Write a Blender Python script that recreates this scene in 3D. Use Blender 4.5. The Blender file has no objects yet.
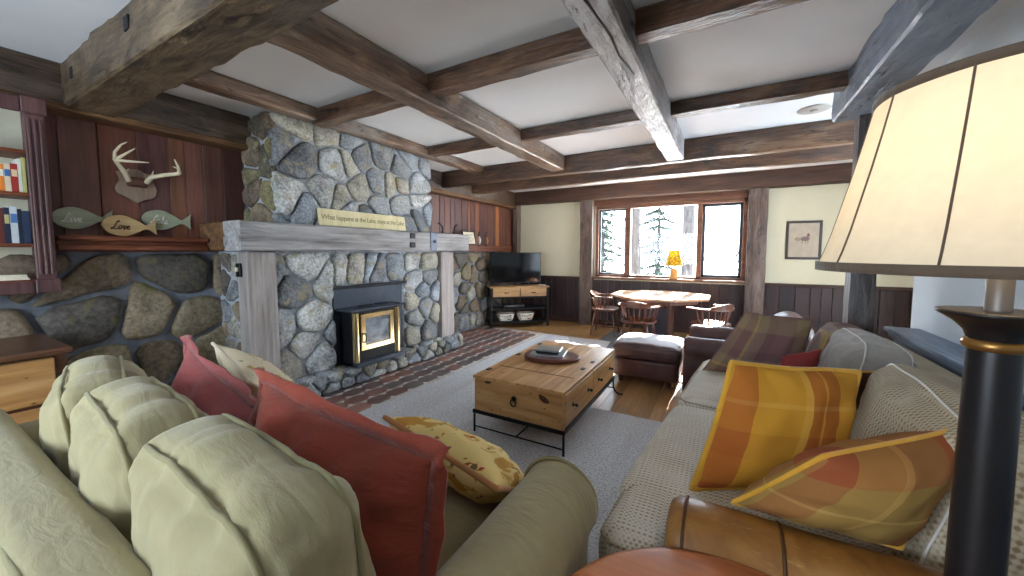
import bpy, math, random
from mathutils import Vector as V, Matrix, noise as NZ, Euler

S = bpy.context.scene
COL = S.collection
PI = math.pi

# ------------------------------------------------------------ camera, sky, sun, exposure
cam_d = bpy.data.cameras.new('camera')
cam = bpy.data.objects.new('camera', cam_d)
COL.objects.link(cam)
cam.location = (0, 0, 1.42)
cam.rotation_euler = (math.radians(90 - 3.956), 0, math.radians(29.70))
cam_d.sensor_fit = 'HORIZONTAL'
cam_d.sensor_width = 36.0
cam_d.lens = 36.0 * 376.0 / 1024.0
cam_d.shift_y = -10.0 / 1024.0
cam_d.clip_start = 0.02
S.camera = cam

S.view_settings.view_transform = 'Standard'
S.view_settings.look = 'None'
S.view_settings.exposure = 1.72
S.view_settings.gamma = 1.0
S.view_settings.use_curve_mapping = False

W = bpy.data.worlds.new('world')
S.world = W
W.use_nodes = True
bg = W.node_tree.nodes['Background']
bg.inputs['Color'].default_value = (0.74, 0.87, 1.0, 1)
bg.inputs['Strength'].default_value = 6.5

sun_d = bpy.data.lights.new('sun', 'SUN')
sun = bpy.data.objects.new('sun', sun_d)
COL.objects.link(sun)
sun_d.energy = 38.0
sun_d.angle = math.radians(1.2)
sun_d.color = (1.0, 0.95, 0.86)
SUN_EL, SUN_AZ = math.radians(31), math.radians(-6)   # azimuth from +Y towards -X
sdir = V((-math.sin(SUN_AZ) * math.cos(SUN_EL), math.cos(SUN_AZ) * math.cos(SUN_EL), math.sin(SUN_EL)))
sun.rotation_euler = sdir.to_track_quat('Z', 'Y').to_euler()
sun.location = (0, 20, 12)

S.cycles.max_bounces = 8
S.cycles.diffuse_bounces = 5
S.cycles.transparent_max_bounces = 8
S.cycles.sample_clamp_indirect = 6.0
S.cycles.use_denoising = True


def portal(name, c, rot, sx, sy):
    l = bpy.data.lights.new(name, 'AREA')
    l.shape = 'RECTANGLE'
    l.size, l.size_y = sx, sy
    l.cycles.is_portal = True
    o = bpy.data.objects.new(name, l)
    COL.objects.link(o)
    o.location = c
    o.rotation_euler = rot
    return o

# daylight portals in the windows, the added back one too (they only guide the sampling of the sky)
portal('portal_far', (-0.97, 7.30, 1.62), (-PI / 2, 0, 0), 2.5, 1.4)
portal('portal_recess', (2.44, 4.67, 1.35), (0, PI / 2, 0), 2.3, 1.25)
portal('portal_back', (-2.1, -2.24, 1.55), (PI / 2, 0, 0), 2.2, 1.4)

# ------------------------------------------------------------ colours and materials
def rgb(r, g, b):
    def f(x):
        x /= 255.0
        return x / 12.92 if x <= 0.04045 else ((x + 0.055) / 1.055) ** 2.4
    return (f(r), f(g), f(b))


class NT:
    """small helper around a material's node tree"""
    def __init__(s, name, rough=0.7, spec=0.4, metal=0.0):
        s.m = bpy.data.materials.new(name)
        s.m.use_nodes = True
        s.t = s.m.node_tree
        s.b = s.t.nodes['Principled BSDF']
        s.b.inputs['Roughness'].default_value = rough
        s.b.inputs['Specular IOR Level'].default_value = spec
        s.b.inputs['Metallic'].default_value = metal
        s.tc = None

    def n(s, typ, **kw):
        x = s.t.nodes.new(typ)
        for k, v in kw.items():
            if hasattr(x, k):
                setattr(x, k, v)
            else:
                x.inputs[k].default_value = v
        return x

    def l(s, a, b):
        s.t.links.new(a, b)

    def coord(s, scale=(1, 1, 1), loc=(0, 0, 0), rot=(0, 0, 0)):
        if s.tc is None:
            s.tc = s.n('ShaderNodeTexCoord')
        mp = s.n('ShaderNodeMapping')
        mp.inputs['Scale'].default_value = scale
        mp.inputs['Location'].default_value = loc
        mp.inputs['Rotation'].default_value = rot
        s.l(s.tc.outputs['Object'], mp.inputs['Vector'])
        return mp.outputs['Vector']

    def noise(s, vec, scale, detail=4, rough=0.55, dist=0.0):
        x = s.n('ShaderNodeTexNoise')
        x.inputs['Scale'].default_value = scale
        x.inputs['Detail'].default_value = detail
        x.inputs['Roughness'].default_value = rough
        x.inputs['Distortion'].default_value = dist
        s.l(vec, x.inputs['Vector'])
        return x.outputs['Fac']

    def ramp(s, fac, stops, interp='LINEAR'):
        x = s.n('ShaderNodeValToRGB')
        x.color_ramp.interpolation = interp
        el = x.color_ramp.elements
        while len(el) > 1:
            el.remove(el[-1])
        el[0].position = stops[0][0]
        el[0].color = (*stops[0][1], 1)
        for p, c in stops[1:]:
            e = el.new(p)
            e.color = (*c, 1)
        s.l(fac, x.inputs['Fac'])
        return x.outputs['Color']

    def mix(s, fac, a, b, mode='MIX'):
        x = s.n('ShaderNodeMix', data_type='RGBA', blend_type=mode)
        if isinstance(fac, (int, float)):
            x.inputs[0].default_value = fac
        else:
            s.l(fac, x.inputs[0])
        for sock, val in ((x.inputs[6], a), (x.inputs[7], b)):
            if isinstance(val, tuple):
                sock.default_value = (*val, 1)
            else:
                s.l(val, sock)
        return x.outputs[2]

    def bump(s, h, strength=0.3, dist=0.01):
        x = s.n('ShaderNodeBump')
        x.inputs['Strength'].default_value = strength
        x.inputs['Distance'].default_value = dist
        s.l(h, x.inputs['Height'])
        if s.b.inputs['Normal'].is_linked:
            s.l(s.b.inputs['Normal'].links[0].from_socket, x.inputs['Normal'])
        s.l(x.outputs['Normal'], s.b.inputs['Normal'])

    def base(s, c):
        if isinstance(c, tuple):
            s.b.inputs['Base Color'].default_value = (*c, 1)
        else:
            s.l(c, s.b.inputs['Base Color'])

    def rough(s, fac, lo, hi):
        x = s.n('ShaderNodeMapRange')
        x.inputs['To Min'].default_value = lo
        x.inputs['To Max'].default_value = hi
        s.l(fac, x.inputs['Value'])
        s.l(x.outputs['Result'], s.b.inputs['Roughness'])

    def attr(s):
        x = s.n('ShaderNodeVertexColor')
        x.layer_name = 'Col'
        return x.outputs['Color']

    def math(s, op, a, b=None, c=None):
        x = s.n('ShaderNodeMath', operation=op)
        for k, val in enumerate((a, b, c)):
            if val is None:
                continue
            if isinstance(val, (int, float)):
                x.inputs[k].default_value = val
            else:
                s.l(val, x.inputs[k])
        return x.outputs[0]


def mat_plain(name, c, rough=0.6, spec=0.4, metal=0.0, var=0.12, scale=8, bump=0.05, bscale=60):
    t = NT(name, rough, spec, metal)
    v = t.coord()
    f = t.noise(v, scale)
    lo = tuple(x * (1 - var) for x in c)
    hi = tuple(min(1, x * (1 + var)) for x in c)
    t.base(t.ramp(f, [(0.3, lo), (0.7, hi)]))
    if bump:
        t.bump(t.noise(v, bscale, 3), bump, 0.004)
    return t.m


def mat_wood(name, cols, axis, scale=1.0, rough=0.6, spec=0.35, bump=0.25, stretch=0.06, knots=False):
    """grain runs along the axis; cols dark to light"""
    t = NT(name, rough, spec)
    sc = [9 * scale] * 3
    sc[axis] = 9 * scale * stretch * 3
    fine = [40 * scale] * 3
    fine[axis] = 40 * scale * stretch
    v1 = t.coord(tuple(sc))
    v2 = t.coord(tuple(fine))
    a = t.noise(v1, 1.0, 5, 0.6, 0.8)
    b = t.noise(v2, 1.0, 4, 0.6, 0.3)
    m = t.math('MULTIPLY_ADD', b, 0.5, t.math('MULTIPLY', a, 0.5))
    n = len(cols)
    c = t.ramp(m, [(0.33 + 0.34 * i / (n - 1), x) for i, x in enumerate(cols)])
    if knots:
        vo = t.n('ShaderNodeTexVoronoi')
        vk = [4.2] * 3
        vk[axis] = 2.4
        t.l(t.coord(tuple(vk)), vo.inputs['Vector'])
        k = t.ramp(vo.outputs['Distance'], [(0.0, (1, 1, 1)), (0.09, (0.75, 0.75, 0.75)), (0.14, (0, 0, 0))])
        c = t.mix(k, c, tuple(x * 0.25 for x in cols[0]))
    t.base(c)
    t.bump(m, bump, 0.01)
    return t.m


def mat_beam(name, axis, cols=((38, 26, 19), (76, 54, 39), (104, 78, 57), (136, 112, 88)), grey=(146, 140, 134), amt=0.7, thr=0.5, rough=0.5):
    t = NT(name, rough, 0.6)
    st = [5.0] * 3
    st[axis] = 1.3
    fi = [70.0] * 3
    fi[axis] = 3.5
    v1, v2 = t.coord(tuple(st)), t.coord(tuple(fi))
    a = t.noise(v1, 1.0, 6, 0.65, 1.2)
    b = t.noise(v2, 1.0, 4, 0.6, 0.4)
    m = t.math('MULTIPLY_ADD', b, 0.35, t.math('MULTIPLY', a, 0.65))
    c = t.ramp(m, [(0.365 + 0.09 * i, rgb(*x)) for i, x in enumerate(cols)])
    g = t.ramp(t.noise(v1, 0.55, 5, 0.6, 0.6), [(thr, (0, 0, 0)), (thr + 0.16, (amt, amt, amt))])
    c = t.mix(g, c, rgb(*grey))
    d = t.ramp(t.noise(v1, 2.6, 5, 0.7, 1.0), [(0.33, (1, 1, 1)), (0.42, (0, 0, 0))])
    c = t.mix(d, c, rgb(30, 20, 14))
    t.base(c)
    t.bump(a, 0.6, 0.035)
    t.bump(t.noise(v1, 3.0, 4, 0.6, 0.5), 0.75, 0.02)
    t.bump(b, 0.35, 0.008)
    return t.m


def mat_attr(name, rough=0.7, spec=0.4, scale=30, lo=0.6, hi=1.3, bump=0.5, bdist=0.01, stretch=None, spots=None, coarse=4):
    t = NT(name, rough, spec)
    v = t.coord(stretch or (1, 1, 1))
    f = t.noise(v, scale, 6, 0.65, 0.2)
    g = t.noise(v, coarse, 3, 0.5)
    k = t.math('MULTIPLY_ADD', g, 0.4, t.math('MULTIPLY', f, 0.6))
    s = t.ramp(k, [(0.38, (lo, lo, lo)), (0.62, (hi, hi, hi))])
    c = t.mix(1.0, t.attr(), s, 'MULTIPLY')
    if spots:
        w = t.ramp(t.noise(v, spots[1], 5, 0.6, 0.4), [(0.56, (0, 0, 0)), (0.66, (0.8, 0.8, 0.8))])
        c = t.mix(w, c, spots[0])
    t.base(c)
    t.bump(f, bump, bdist)
    return t.m


def mat_waffle(name, c_hi, c_lo, cell=0.022, rough=0.9):
    t = NT(name, rough, 0.15)
    v = t.coord()
    sep = t.n('ShaderNodeSeparateXYZ')
    t.l(v, sep.inputs[0])
    w = []
    for k in range(3):
        s = t.math('SINE', t.math('MULTIPLY', sep.outputs[k], 2 * PI / cell))
        w.append(s)
    h = t.math('ADD', t.math('MULTIPLY', w[0], w[1]), t.math('MULTIPLY', w[2], w[1]))
    f = t.math('MULTIPLY_ADD', h, 0.3, 0.5)
    f2 = t.math('ADD', f, t.math('MULTIPLY', t.math('SUBTRACT', t.noise(v, 6, 3), 0.5), 0.5))
    t.base(t.ramp(f2, [(0.2, c_lo), (0.6, c_hi)]))
    t.bump(f, 0.5, 0.004)
    return t.m


def mat_cloth(name, c, var=0.14, rough=0.85, weave=260, wr=0.35):
    t = NT(name, rough, 0.2)
    v = t.coord()
    t.b.inputs['Sheen Weight'].default_value = 0.25
    f = t.noise(v, 7, 4, 0.6, 0.4)
    lo = tuple(x * (1 - var) for x in c)
    hi = tuple(min(1, x * (1 + var)) for x in c)
    t.base(t.ramp(f, [(0.3, lo), (0.7, hi)]))
    t.bump(t.noise(t.coord((1, 3.0, 1)), 9, 3, 0.5, 0.6), wr, 0.02)
    t.bump(t.noise(v, weave, 2), 0.25, 0.002)
    return t.m


def mat_plaid(name, ground, bands_x, bands_y, px=0.3, py=0.3, rough=0.85, off=(0.0, 0.0), uv=True, yw=0.5):
    """woven plaid in the cushion's own plane (object x and y)"""
    t = NT(name, rough, 0.2)
    v = t.coord()
    sep = t.n('ShaderNodeSeparateXYZ')
    if uv:
        t.l(t.tc.outputs['UV'], sep.inputs[0])
    else:
        t.l(v, sep.inputs[0])
    fx = t.math('FRACT', t.math('MULTIPLY_ADD', sep.outputs[0], 1 / px, 10.0 + off[0]))
    fy = t.math('FRACT', t.math('MULTIPLY_ADD', sep.outputs[1], 1 / py, 10.0 + off[1]))
    cx = t.ramp(fx, bands_x, 'CONSTANT')
    cy = t.ramp(fy, bands_y, 'CONSTANT')
    c = t.mix(yw, cx, cy)
    c = t.mix(t.math('MULTIPLY', t.noise(v, 12, 3), 0.25), c, ground)
    t.base(c)
    t.bump(t.noise(v, 8, 3, 0.5, 0.5), 0.3, 0.02)
    t.bump(t.noise(v, 240, 2), 0.2, 0.002)
    return t.m


def mat_floral(name, ground, cols, scale=9):
    t = NT(name, 0.85, 0.2)
    v = t.coord()
    c = ground
    for i, (col, thr, sc) in enumerate(cols):
        vv = t.coord((1, 1, 1), (3.1 * i, 1.7 * i, 0.9 * i))
        f = t.noise(vv, sc, 3, 0.55, 1.4)
        c = t.mix(t.ramp(f, [(thr, (0, 0, 0)), (thr + 0.03, (1, 1, 1))]), c, col)
    t.base(c)
    t.bump(t.noise(v, 9, 3), 0.3, 0.015)
    return t.m


def mat_glass(name, tint=(1, 1, 1), refl=0.02):
    m = bpy.data.materials.new(name)
    m.use_nodes = True
    nt = m.node_tree
    nt.nodes.clear()
    o = nt.nodes.new('ShaderNodeOutputMaterial')
    a = nt.nodes.new('ShaderNodeBsdfTransparent')
    a.inputs[0].default_value = (*tint, 1)
    g = nt.nodes.new('ShaderNodeBsdfGlossy')
    g.inputs['Roughness'].default_value = 0.02
    x = nt.nodes.new('ShaderNodeMixShader')
    x.inputs[0].default_value = refl
    nt.links.new(a.outputs[0], x.inputs[1])
    nt.links.new(g.outputs[0], x.inputs[2])
    nt.links.new(x.outputs[0], o.inputs[0])
    return m


def mat_shade(name, c, trans=0.6, weave=0.06):
    """thin lampshade cloth: light from the bulb comes through it"""
    m = bpy.data.materials.new(name)
    m.use_nodes = True
    nt = m.node_tree
    nt.nodes.clear()
    o = nt.nodes.new('ShaderNodeOutputMaterial')
    d = nt.nodes.new('ShaderNodeBsdfDiffuse')
    r = nt.nodes.new('ShaderNodeBsdfTranslucent')
    n = nt.nodes.new('ShaderNodeTexNoise')
    n.inputs['Scale'].default_value = 45
    tc = nt.nodes.new('ShaderNodeTexCoord')
    nt.links.new(tc.outputs['Object'], n.inputs['Vector'])
    cr = nt.nodes.new('ShaderNodeValToRGB')
    cr.color_ramp.elements[0].position = 0.3
    cr.color_ramp.elements[0].color = (*[x * (1 - weave) for x in c], 1)
    cr.color_ramp.elements[1].position = 0.7
    cr.color_ramp.elements[1].color = (*c, 1)
    nt.links.new(n.outputs['Fac'], cr.inputs[0])
    nt.links.new(cr.outputs[0], d.inputs[0])
    nt.links.new(cr.outputs[0], r.inputs[0])
    x = nt.nodes.new('ShaderNodeMixShader')
    x.inputs[0].default_value = trans
    nt.links.new(d.outputs[0], x.inputs[1])
    nt.links.new(r.outputs[0], x.inputs[2])
    nt.links.new(x.outputs[0], o.inputs[0])
    return m


# ------------------------------------------------------------ mesh helper
def nz(p, sc, amp, seed=0.0):
    return NZ.noise(V((p[0] * sc + seed * 7.3, p[1] * sc - seed * 3.1, p[2] * sc + seed * 1.9))) * amp


class MB:
    def __init__(s):
        s.v, s.f, s.c, s.s = [], [], [], []
        s.col = (1, 1, 1)
        s.T = None
        s.uv = None

    def add(s, vs, fs, smooth=False, T=None):
        o = len(s.v)
        M = T if T is not None else s.T
        s.v += [tuple(M @ V(p)) if M is not None else tuple(p) for p in vs]
        for f in fs:
            s.f.append(tuple(i + o for i in f))
            s.c.append(s.col)
            s.s.append(smooth)
        return s

    def box(s, a, b, bev=0.004, T=None):
        lo = [min(a[i], b[i]) for i in range(3)]
        hi = [max(a[i], b[i]) for i in range(3)]
        e = min(bev, 0.45 * min(hi[i] - lo[i] for i in range(3)))
        vs, ix = [], {}
        for sx in (0, 1):
            for sy in (0, 1):
                for sz in (0, 1):
                    sg = (sx, sy, sz)
                    for ax in range(3):
                        p = [0, 0, 0]
                        for k in range(3):
                            x = hi[k] if sg[k] else lo[k]
                            p[k] = x if k == ax else x + (-e if sg[k] else e)
                        ix[(sg, ax)] = len(vs)
                        vs.append(p)
        fs = []
        for ax in range(3):
            u, w = (ax + 1) % 3, (ax + 2) % 3
            for d in (0, 1):
                q = []
                for (a1, a2) in ((0, 0), (1, 0), (1, 1), (0, 1)):
                    g = [0, 0, 0]
                    g[ax], g[u], g[w] = d, a1, a2
                    q.append(ix[(tuple(g), ax)])
                fs.append(q if d else q[::-1])
            for (a1, a2) in ((0, 0), (1, 0), (1, 1), (0, 1)):
                g0 = [0, 0, 0]
                g0[u], g0[w] = a1, a2
                g1 = list(g0)
                g1[ax] = 1
                g0, g1 = tuple(g0), tuple(g1)
                q = [ix[(g0, u)], ix[(g1, u)], ix[(g1, w)], ix[(g0, w)]]
                fs.append(q[::-1] if a1 == a2 else q)
        for sx in (0, 1):
            for sy in (0, 1):
                for sz in (0, 1):
                    t = [ix[((sx, sy, sz), k)] for k in range(3)]
                    fs.append(t if (sx + sy + sz) % 2 else t[::-1])
        return s.add(vs, fs, False, T)

    def obox(s, c, sx, sy, sz, rz=0.0, bev=0.004):
        """box of given size with its base centre at c, turned about z"""
        T = Matrix.Translation(V(c)) @ Matrix.Rotation(rz, 4, 'Z')
        return s.box((-sx / 2, -sy / 2, 0), (sx / 2, sy / 2, sz), bev, T)

    def tube(s, pts, r, seg=8, closed=False, T=None, cap=True):
        P = [V(p) for p in pts]
        n = len(P)
        R = r if isinstance(r, (list, tuple)) else [r] * n
        vs, fs = [], []
        up = None
        for i in range(n):
            if closed:
                t = (P[(i + 1) % n] - P[i - 1])
            else:
                t = P[min(i + 1, n - 1)] - P[max(i - 1, 0)]
            if t.length < 1e-9:
                t = V((0, 0, 1))
            t.normalize()
            if up is None:
                up = V((0, 0, 1)) if abs(t.z) < 0.9 else V((1, 0, 0))
            up = (up - t * up.dot(t))
            if up.length < 1e-6:
                up = V((1, 0, 0)) - t * t.x
            up.normalize()
            sd = t.cross(up)
            for k in range(seg):
                a = 2 * PI * k / seg
                vs.append(P[i] + (up * math.cos(a) + sd * math.sin(a)) * R[i])
        m = n if closed else n - 1
        for i in range(m):
            j = (i + 1) % n
            for k in range(seg):
                k2 = (k + 1) % seg
                fs.append((i * seg + k, i * seg + k2, j * seg + k2, j * seg + k))
        if not closed and cap:
            fs.append(tuple(range(seg))[::-1])
            fs.append(tuple((n - 1) * seg + k for k in range(seg)))
        return s.add(vs, fs, True, T)

    def lathe(s, prof, c=(0, 0, 0), seg=24, T=None, cap=True, smooth=True):
        vs, fs = [], []
        for (r, z) in prof:
            for k in range(seg):
                a = 2 * PI * k / seg
                vs.append((c[0] + r * math.cos(a), c[1] + r * math.sin(a), c[2] + z))
        for i in range(len(prof) - 1):
            for k in range(seg):
                k2 = (k + 1) % seg
                fs.append((i * seg + k, i * seg + k2, (i + 1) * seg + k2, (i + 1) * seg + k))
        s.add(vs, fs, smooth, T)
        if cap:
            n = len(prof)
            s.add(vs[:seg], [tuple(range(seg))[::-1]], False, T)
            s.add(vs[(n - 1) * seg:], [tuple(range(seg))], False, T)
        return s

    def prism(s, poly, th, T=None, bev=0.0):
        """polygon in xy extruded along +z"""
        n = len(poly)
        vs, fs = [], []
        if bev:
            cx = sum(p[0] for p in poly) / n
            cy = sum(p[1] for p in poly) / n
            def sh(p):
                d = math.hypot(p[0] - cx, p[1] - cy) or 1
                k = max(0.0, 1 - bev / d)
                return (cx + (p[0] - cx) * k, cy + (p[1] - cy) * k)
            inn = [sh(p) for p in poly]
            rings = [(inn, 0), (poly, bev), (poly, th - bev), (inn, th)]
        else:
            rings = [(poly, 0), (poly, th)]
        for pl, z in rings:
            vs += [(p[0], p[1], z) for p in pl]
        for i in range(len(rings) - 1):
            for k in range(n):
                k2 = (k + 1) % n
                fs.append((i * n + k, i * n + k2, (i + 1) * n + k2, (i + 1) * n + k))
        fs.append(tuple(range(n))[::-1])
        fs.append(tuple((len(rings) - 1) * n + k for k in range(n)))
        return s.add(vs, fs, False, T)

    def loft(s, rings, cap=True, T=None, smooth=True, closed=False):
        n = len(rings[0])
        vs, fs = [], []
        for r in rings:
            vs += r
        m = len(rings)
        for i in range(m if closed else m - 1):
            j = (i + 1) % m
            for k in range(n):
                k2 = (k + 1) % n
                fs.append((i * n + k, i * n + k2, j * n + k2, j * n + k))
        if cap and not closed:
            fs.append(tuple(range(n))[::-1])
            fs.append(tuple((m - 1) * n + k for k in range(n)))
        return s.add(vs, fs, smooth, T)

    def soft(s, size, r=0.06, puff=(0, 0, 0), n=14, wr=0.0, wsc=6, seed=0, T=None, wst=(1, 1, 1)):
        """rounded stuffed box centred on the origin"""
        h = [x / 2 for x in size]
        r = min(r, min(h) * 0.98)
        vs, fs, ix = [], [], {}

        def vert(g):
            if g in ix:
                return ix[g]
            q = [2.0 * g[k] / n - 1 for k in range(3)]
            # denser near the edges
            q = [math.copysign(abs(x) ** 0.85, x) for x in q]
            p = V((q[0] * h[0], q[1] * h[1], q[2] * h[2]))
            core = V([max(-(h[k] - r), min(h[k] - r, p[k])) for k in range(3)])
            d = p - core
            if d.length > 1e-9:
                # chebyshev to sphere
                mx = max(abs(d[k]) for k in range(3))
                d = d.normalized() * mx
            p = core + d
            for k in range(3):
                if puff[k]:
                    a, b = (k + 1) % 3, (k + 2) % 3
                    w = (1 - q[a] ** 2) * (1 - q[b] ** 2)
                    p[k] += math.copysign(1, q[k]) * puff[k] * w * abs(q[k]) ** 1.5
            if wr:
                nn = NZ.noise(V((p.x * wsc * wst[0] + seed * 5.1, p.y * wsc * wst[1] - seed * 2.3, p.z * wsc * wst[2] + seed)))
                nn += 0.5 * NZ.noise(V((p.x * wsc * 2.3 * wst[0] + seed, p.y * wsc * 2.3 * wst[1], p.z * wsc * 2.3 * wst[2])))
                dr = V((q[0] / h[0], q[1] / h[1], q[2] / h[2]))
                if dr.length > 1e-6:
                    p += dr.normalized() * nn * wr
            ix[g] = len(vs)
            vs.append(p)
            return ix[g]
        for ax in range(3):
            u, w = (ax + 1) % 3, (ax + 2) % 3
            for d in (0, n):
                for i in range(n):
                    for j in range(n):
                        q = []
                        for (a, b) in ((i, j), (i + 1, j), (i + 1, j + 1), (i, j + 1)):
                            g = [0, 0, 0]
                            g[ax], g[u], g[w] = d, a, b
                            q.append(vert(tuple(g)))
                        fs.append(q if d else q[::-1])
        return s.add(vs, fs, True, T)

    def beam(s, a, b, w, h, seed=0, amp=0.008, T=None, step=0.09):
        """hewn beam between a and b (axis aligned); top at z of a/b, w wide, h high"""
        a, b = V(a), V(b)
        t = (b - a).normalized()
        side = V((0, 0, 1)).cross(t) if abs(t.z) < 0.5 else V((1, 0, 0))
        up = t.cross(side)
        if abs(t.z) < 0.5 and up.z < 0:
            up = -up
        L = (b - a).length
        n = max(2, int(L / step))
        e = 0.012
        sec = []
        def ln(p, q, k):
            for i in range(k):
                f = i / k
                sec.append((p[0] + (q[0] - p[0]) * f, p[1] + (q[1] - p[1]) * f))
        x0, x1, y0, y1 = -w / 2, w / 2, -h, 0
        ln((x0 + e, y0), (x1 - e, y0), 4)
        ln((x1 - e, y0), (x1, y0 + e), 1)
        ln((x1, y0 + e), (x1, y1 - e), 4)
        ln((x1, y1 - e), (x1 - e, y1), 1)
        ln((x1 - e, y1), (x0 + e, y1), 2)
        ln((x0 + e, y1), (x0, y1 - e), 1)
        ln((x0, y1 - e), (x0, y0 + e), 4)
        ln((x0, y0 + e), (x0 + e, y0), 1)
        rings = []
        for i in range(n + 1):
            c = a + t * (L * i / n)
            ring = []
            for (x, y) in sec:
                p = c + side * x + up * y
                d = nz(p, 3.2, amp, seed) + nz(p, 11, amp * 0.8, seed + 3)
                if y > -0.001:
                    d = 0
                q = V((x, y + h / 2))
                q = q.normalized() if q.length > 1e-6 else q
                ring.append(p + (side * q.x + up * q.y) * d)
            rings.append(ring)
        return s.loft(rings, True, T, False)

    def build(s, name, mat=None, parent=None, world=False, loc=None, mw=None):
        me = bpy.data.meshes.new(name)
        me.from_pydata(s.v, [], s.f)
        me.polygons.foreach_set('use_smooth', s.s)
        ca = me.color_attributes.new('Col', 'BYTE_COLOR', 'CORNER')
        buf = []
        for p, c in zip(me.polygons, s.c):
            buf += [c[0], c[1], c[2], 1.0] * p.loop_total
        ca.data.foreach_set('color', buf)
        if s.uv:
            ul = me.uv_layers.new(name='UVMap')
            for lp in me.loops:
                ul.data[lp.index].uv = s.uv[lp.vertex_index]
        if mat:
            me.materials.append(mat)
        me.validate()
        me.update()
        o = bpy.data.objects.new(name, me)
        COL.objects.link(o)
        if parent is not None:
            o.parent = parent
            if world:
                o.matrix_parent_inverse = parent.matrix_basis.inverted()
        if mw is not None:
            o.matrix_basis = mw
        elif loc is not None:
            o.location = loc
        return o


def tag(o, label, cat, group=None, kind=None):
    o['label'] = label
    if cat:
        o['category'] = cat
    if group:
        o['group'] = group
    if kind:
        o['kind'] = kind
    return o


def thing(name, label, cat, loc=(0, 0, 0), rz=0.0, group=None, mw=None):
    o = bpy.data.objects.new(name, None)
    COL.objects.link(o)
    o.empty_display_size = 0.1
    if mw is not None:
        o.matrix_basis = mw
    else:
        o.location = loc
        o.rotation_euler = (0, 0, rz)
    return tag(o, label, cat, group)


def struct(o, label=None, cat=None):
    o['kind'] = 'structure'
    if label:
        o['label'] = label
    if cat:
        o['category'] = cat
    return o


def frame3(bl, tl, tr):
    """matrix of a cushion from three corners: local x along the top edge, y up the side, z out of its face"""
    bl, tl, tr = V(bl), V(tl), V(tr)
    x = (tr - tl)
    y = (tl - bl)
    w, h = x.length, y.length
    x.normalize()
    z = x.cross(y).normalized()
    y = z.cross(x)
    c = (bl + tr) / 2
    M = Matrix((x, y, z)).transposed().to_4x4()
    M.translation = c
    return M, w, h


def copy_tree(o, parent=None):
    c = o.copy()
    COL.objects.link(c)
    if parent is not None:
        c.parent = parent
    for ch in list(o.children):
        copy_tree(ch, c)
    return c


def txt(name, body, size, mat, parent=None, mw=None, shear=0.0, ext=0.0015, align='CENTER', world=False, space=1.0, off=0.0):
    cu = bpy.data.curves.new(name, 'FONT')
    cu.body = body
    cu.size = size
    cu.extrude = ext
    cu.shear = shear
    cu.offset = off
    cu.align_x = align
    cu.align_y = 'CENTER'
    cu.space_character = space
    cu.materials.append(mat)
    o0 = bpy.data.objects.new(name + '_outline', cu)
    COL.objects.link(o0)
    bpy.context.view_layer.update()
    me = bpy.data.meshes.new_from_object(o0.evaluated_get(bpy.context.evaluated_depsgraph_get()))
    bpy.data.objects.remove(o0)
    bpy.data.curves.remove(cu)
    me.name = name
    if not me.materials:
        me.materials.append(mat)
    o = bpy.data.objects.new(name, me)
    COL.objects.link(o)
    if parent is not None:
        o.parent = parent
        if world:
            o.matrix_parent_inverse = parent.matrix_basis.inverted()
    if mw is not None:
        o.matrix_basis = mw
    return o

# ------------------------------------------------------------ shared materials
M_BX = mat_beam('hewn_beam_across', 0, ((34, 22, 15), (70, 46, 31), (96, 66, 45), (124, 94, 68)), (146, 134, 122), 0.45, 0.58, 0.42)
M_BX2 = mat_beam('olive_hewn_beam_across', 0, ((36, 27, 19), (70, 56, 40), (96, 79, 57), (120, 103, 80)), (112, 100, 90), 0.5, 0.54)
M_BY = mat_beam('hewn_beam_along', 1, ((40, 28, 21), (88, 64, 47), (118, 90, 68), (150, 126, 102)), (150, 142, 134), 0.75, 0.46, 0.45)
M_BYD = mat_beam('dark_hewn_beam_along', 1, ((30, 22, 17), (62, 46, 34), (84, 66, 50), (104, 88, 70)), (110, 100, 90), 0.5, 0.52)
M_BGREY = mat_beam('grey_hewn_beam_along', 1, ((60, 54, 50), (104, 98, 96), (142, 138, 138), (172, 170, 172)), (176, 176, 180), 0.8, 0.42, 0.42)
M_BBLUE = mat_beam('blue_grey_hewn_beam_along', 1, ((42, 46, 54), (70, 77, 90), (94, 104, 120), (118, 130, 148)), (126, 138, 156), 0.6, 0.45, 0.45)
M_BZ = mat_beam('hewn_beam_upright', 2, ((44, 32, 26), (78, 60, 50), (98, 78, 66), (116, 98, 86)), (120, 108, 100), 0.5, 0.5)
M_BZB = mat_beam('blue_grey_post', 2, ((42, 34, 32), (70, 60, 56), (92, 82, 78), (110, 102, 100)), (116, 116, 122), 0.5, 0.5)
M_DARKBEAM = mat_wood('dark_stained_timber', [rgb(38, 25, 20), rgb(66, 44, 33), rgb(88, 60, 44)], 0, 0.7, 0.6)
M_CEIL = mat_plain('white_plaster', (0.75, 0.775, 0.80), 0.9, 0.1, 0, 0.03, 2.0, 0.08, 25)
M_CREAM = mat_plain('cream_plaster', rgb(204, 198, 172), 0.85, 0.15, 0, 0.04, 2.0, 0.06, 30)
M_WHITEWALL = mat_plain('pale_plaster', rgb(218, 226, 231), 0.85, 0.15, 0, 0.05, 1.6, 0.08, 30)
M_PANEL = mat_attr('redwood_boards', 0.5, 0.35, 6, 0.65, 1.3, 0.25, 0.006, (7, 7, 0.5), None, 2)
M_WAINS = mat_attr('dark_wainscot', 0.45, 0.4, 6, 0.7, 1.25, 0.2, 0.005, (7, 7, 0.5), None, 2)
M_STONE = mat_attr('field_stone', 0.75, 0.35, 42, 0.42, 1.5, 0.9, 0.014, None, (rgb(158, 146, 112), 9), 7)
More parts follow.
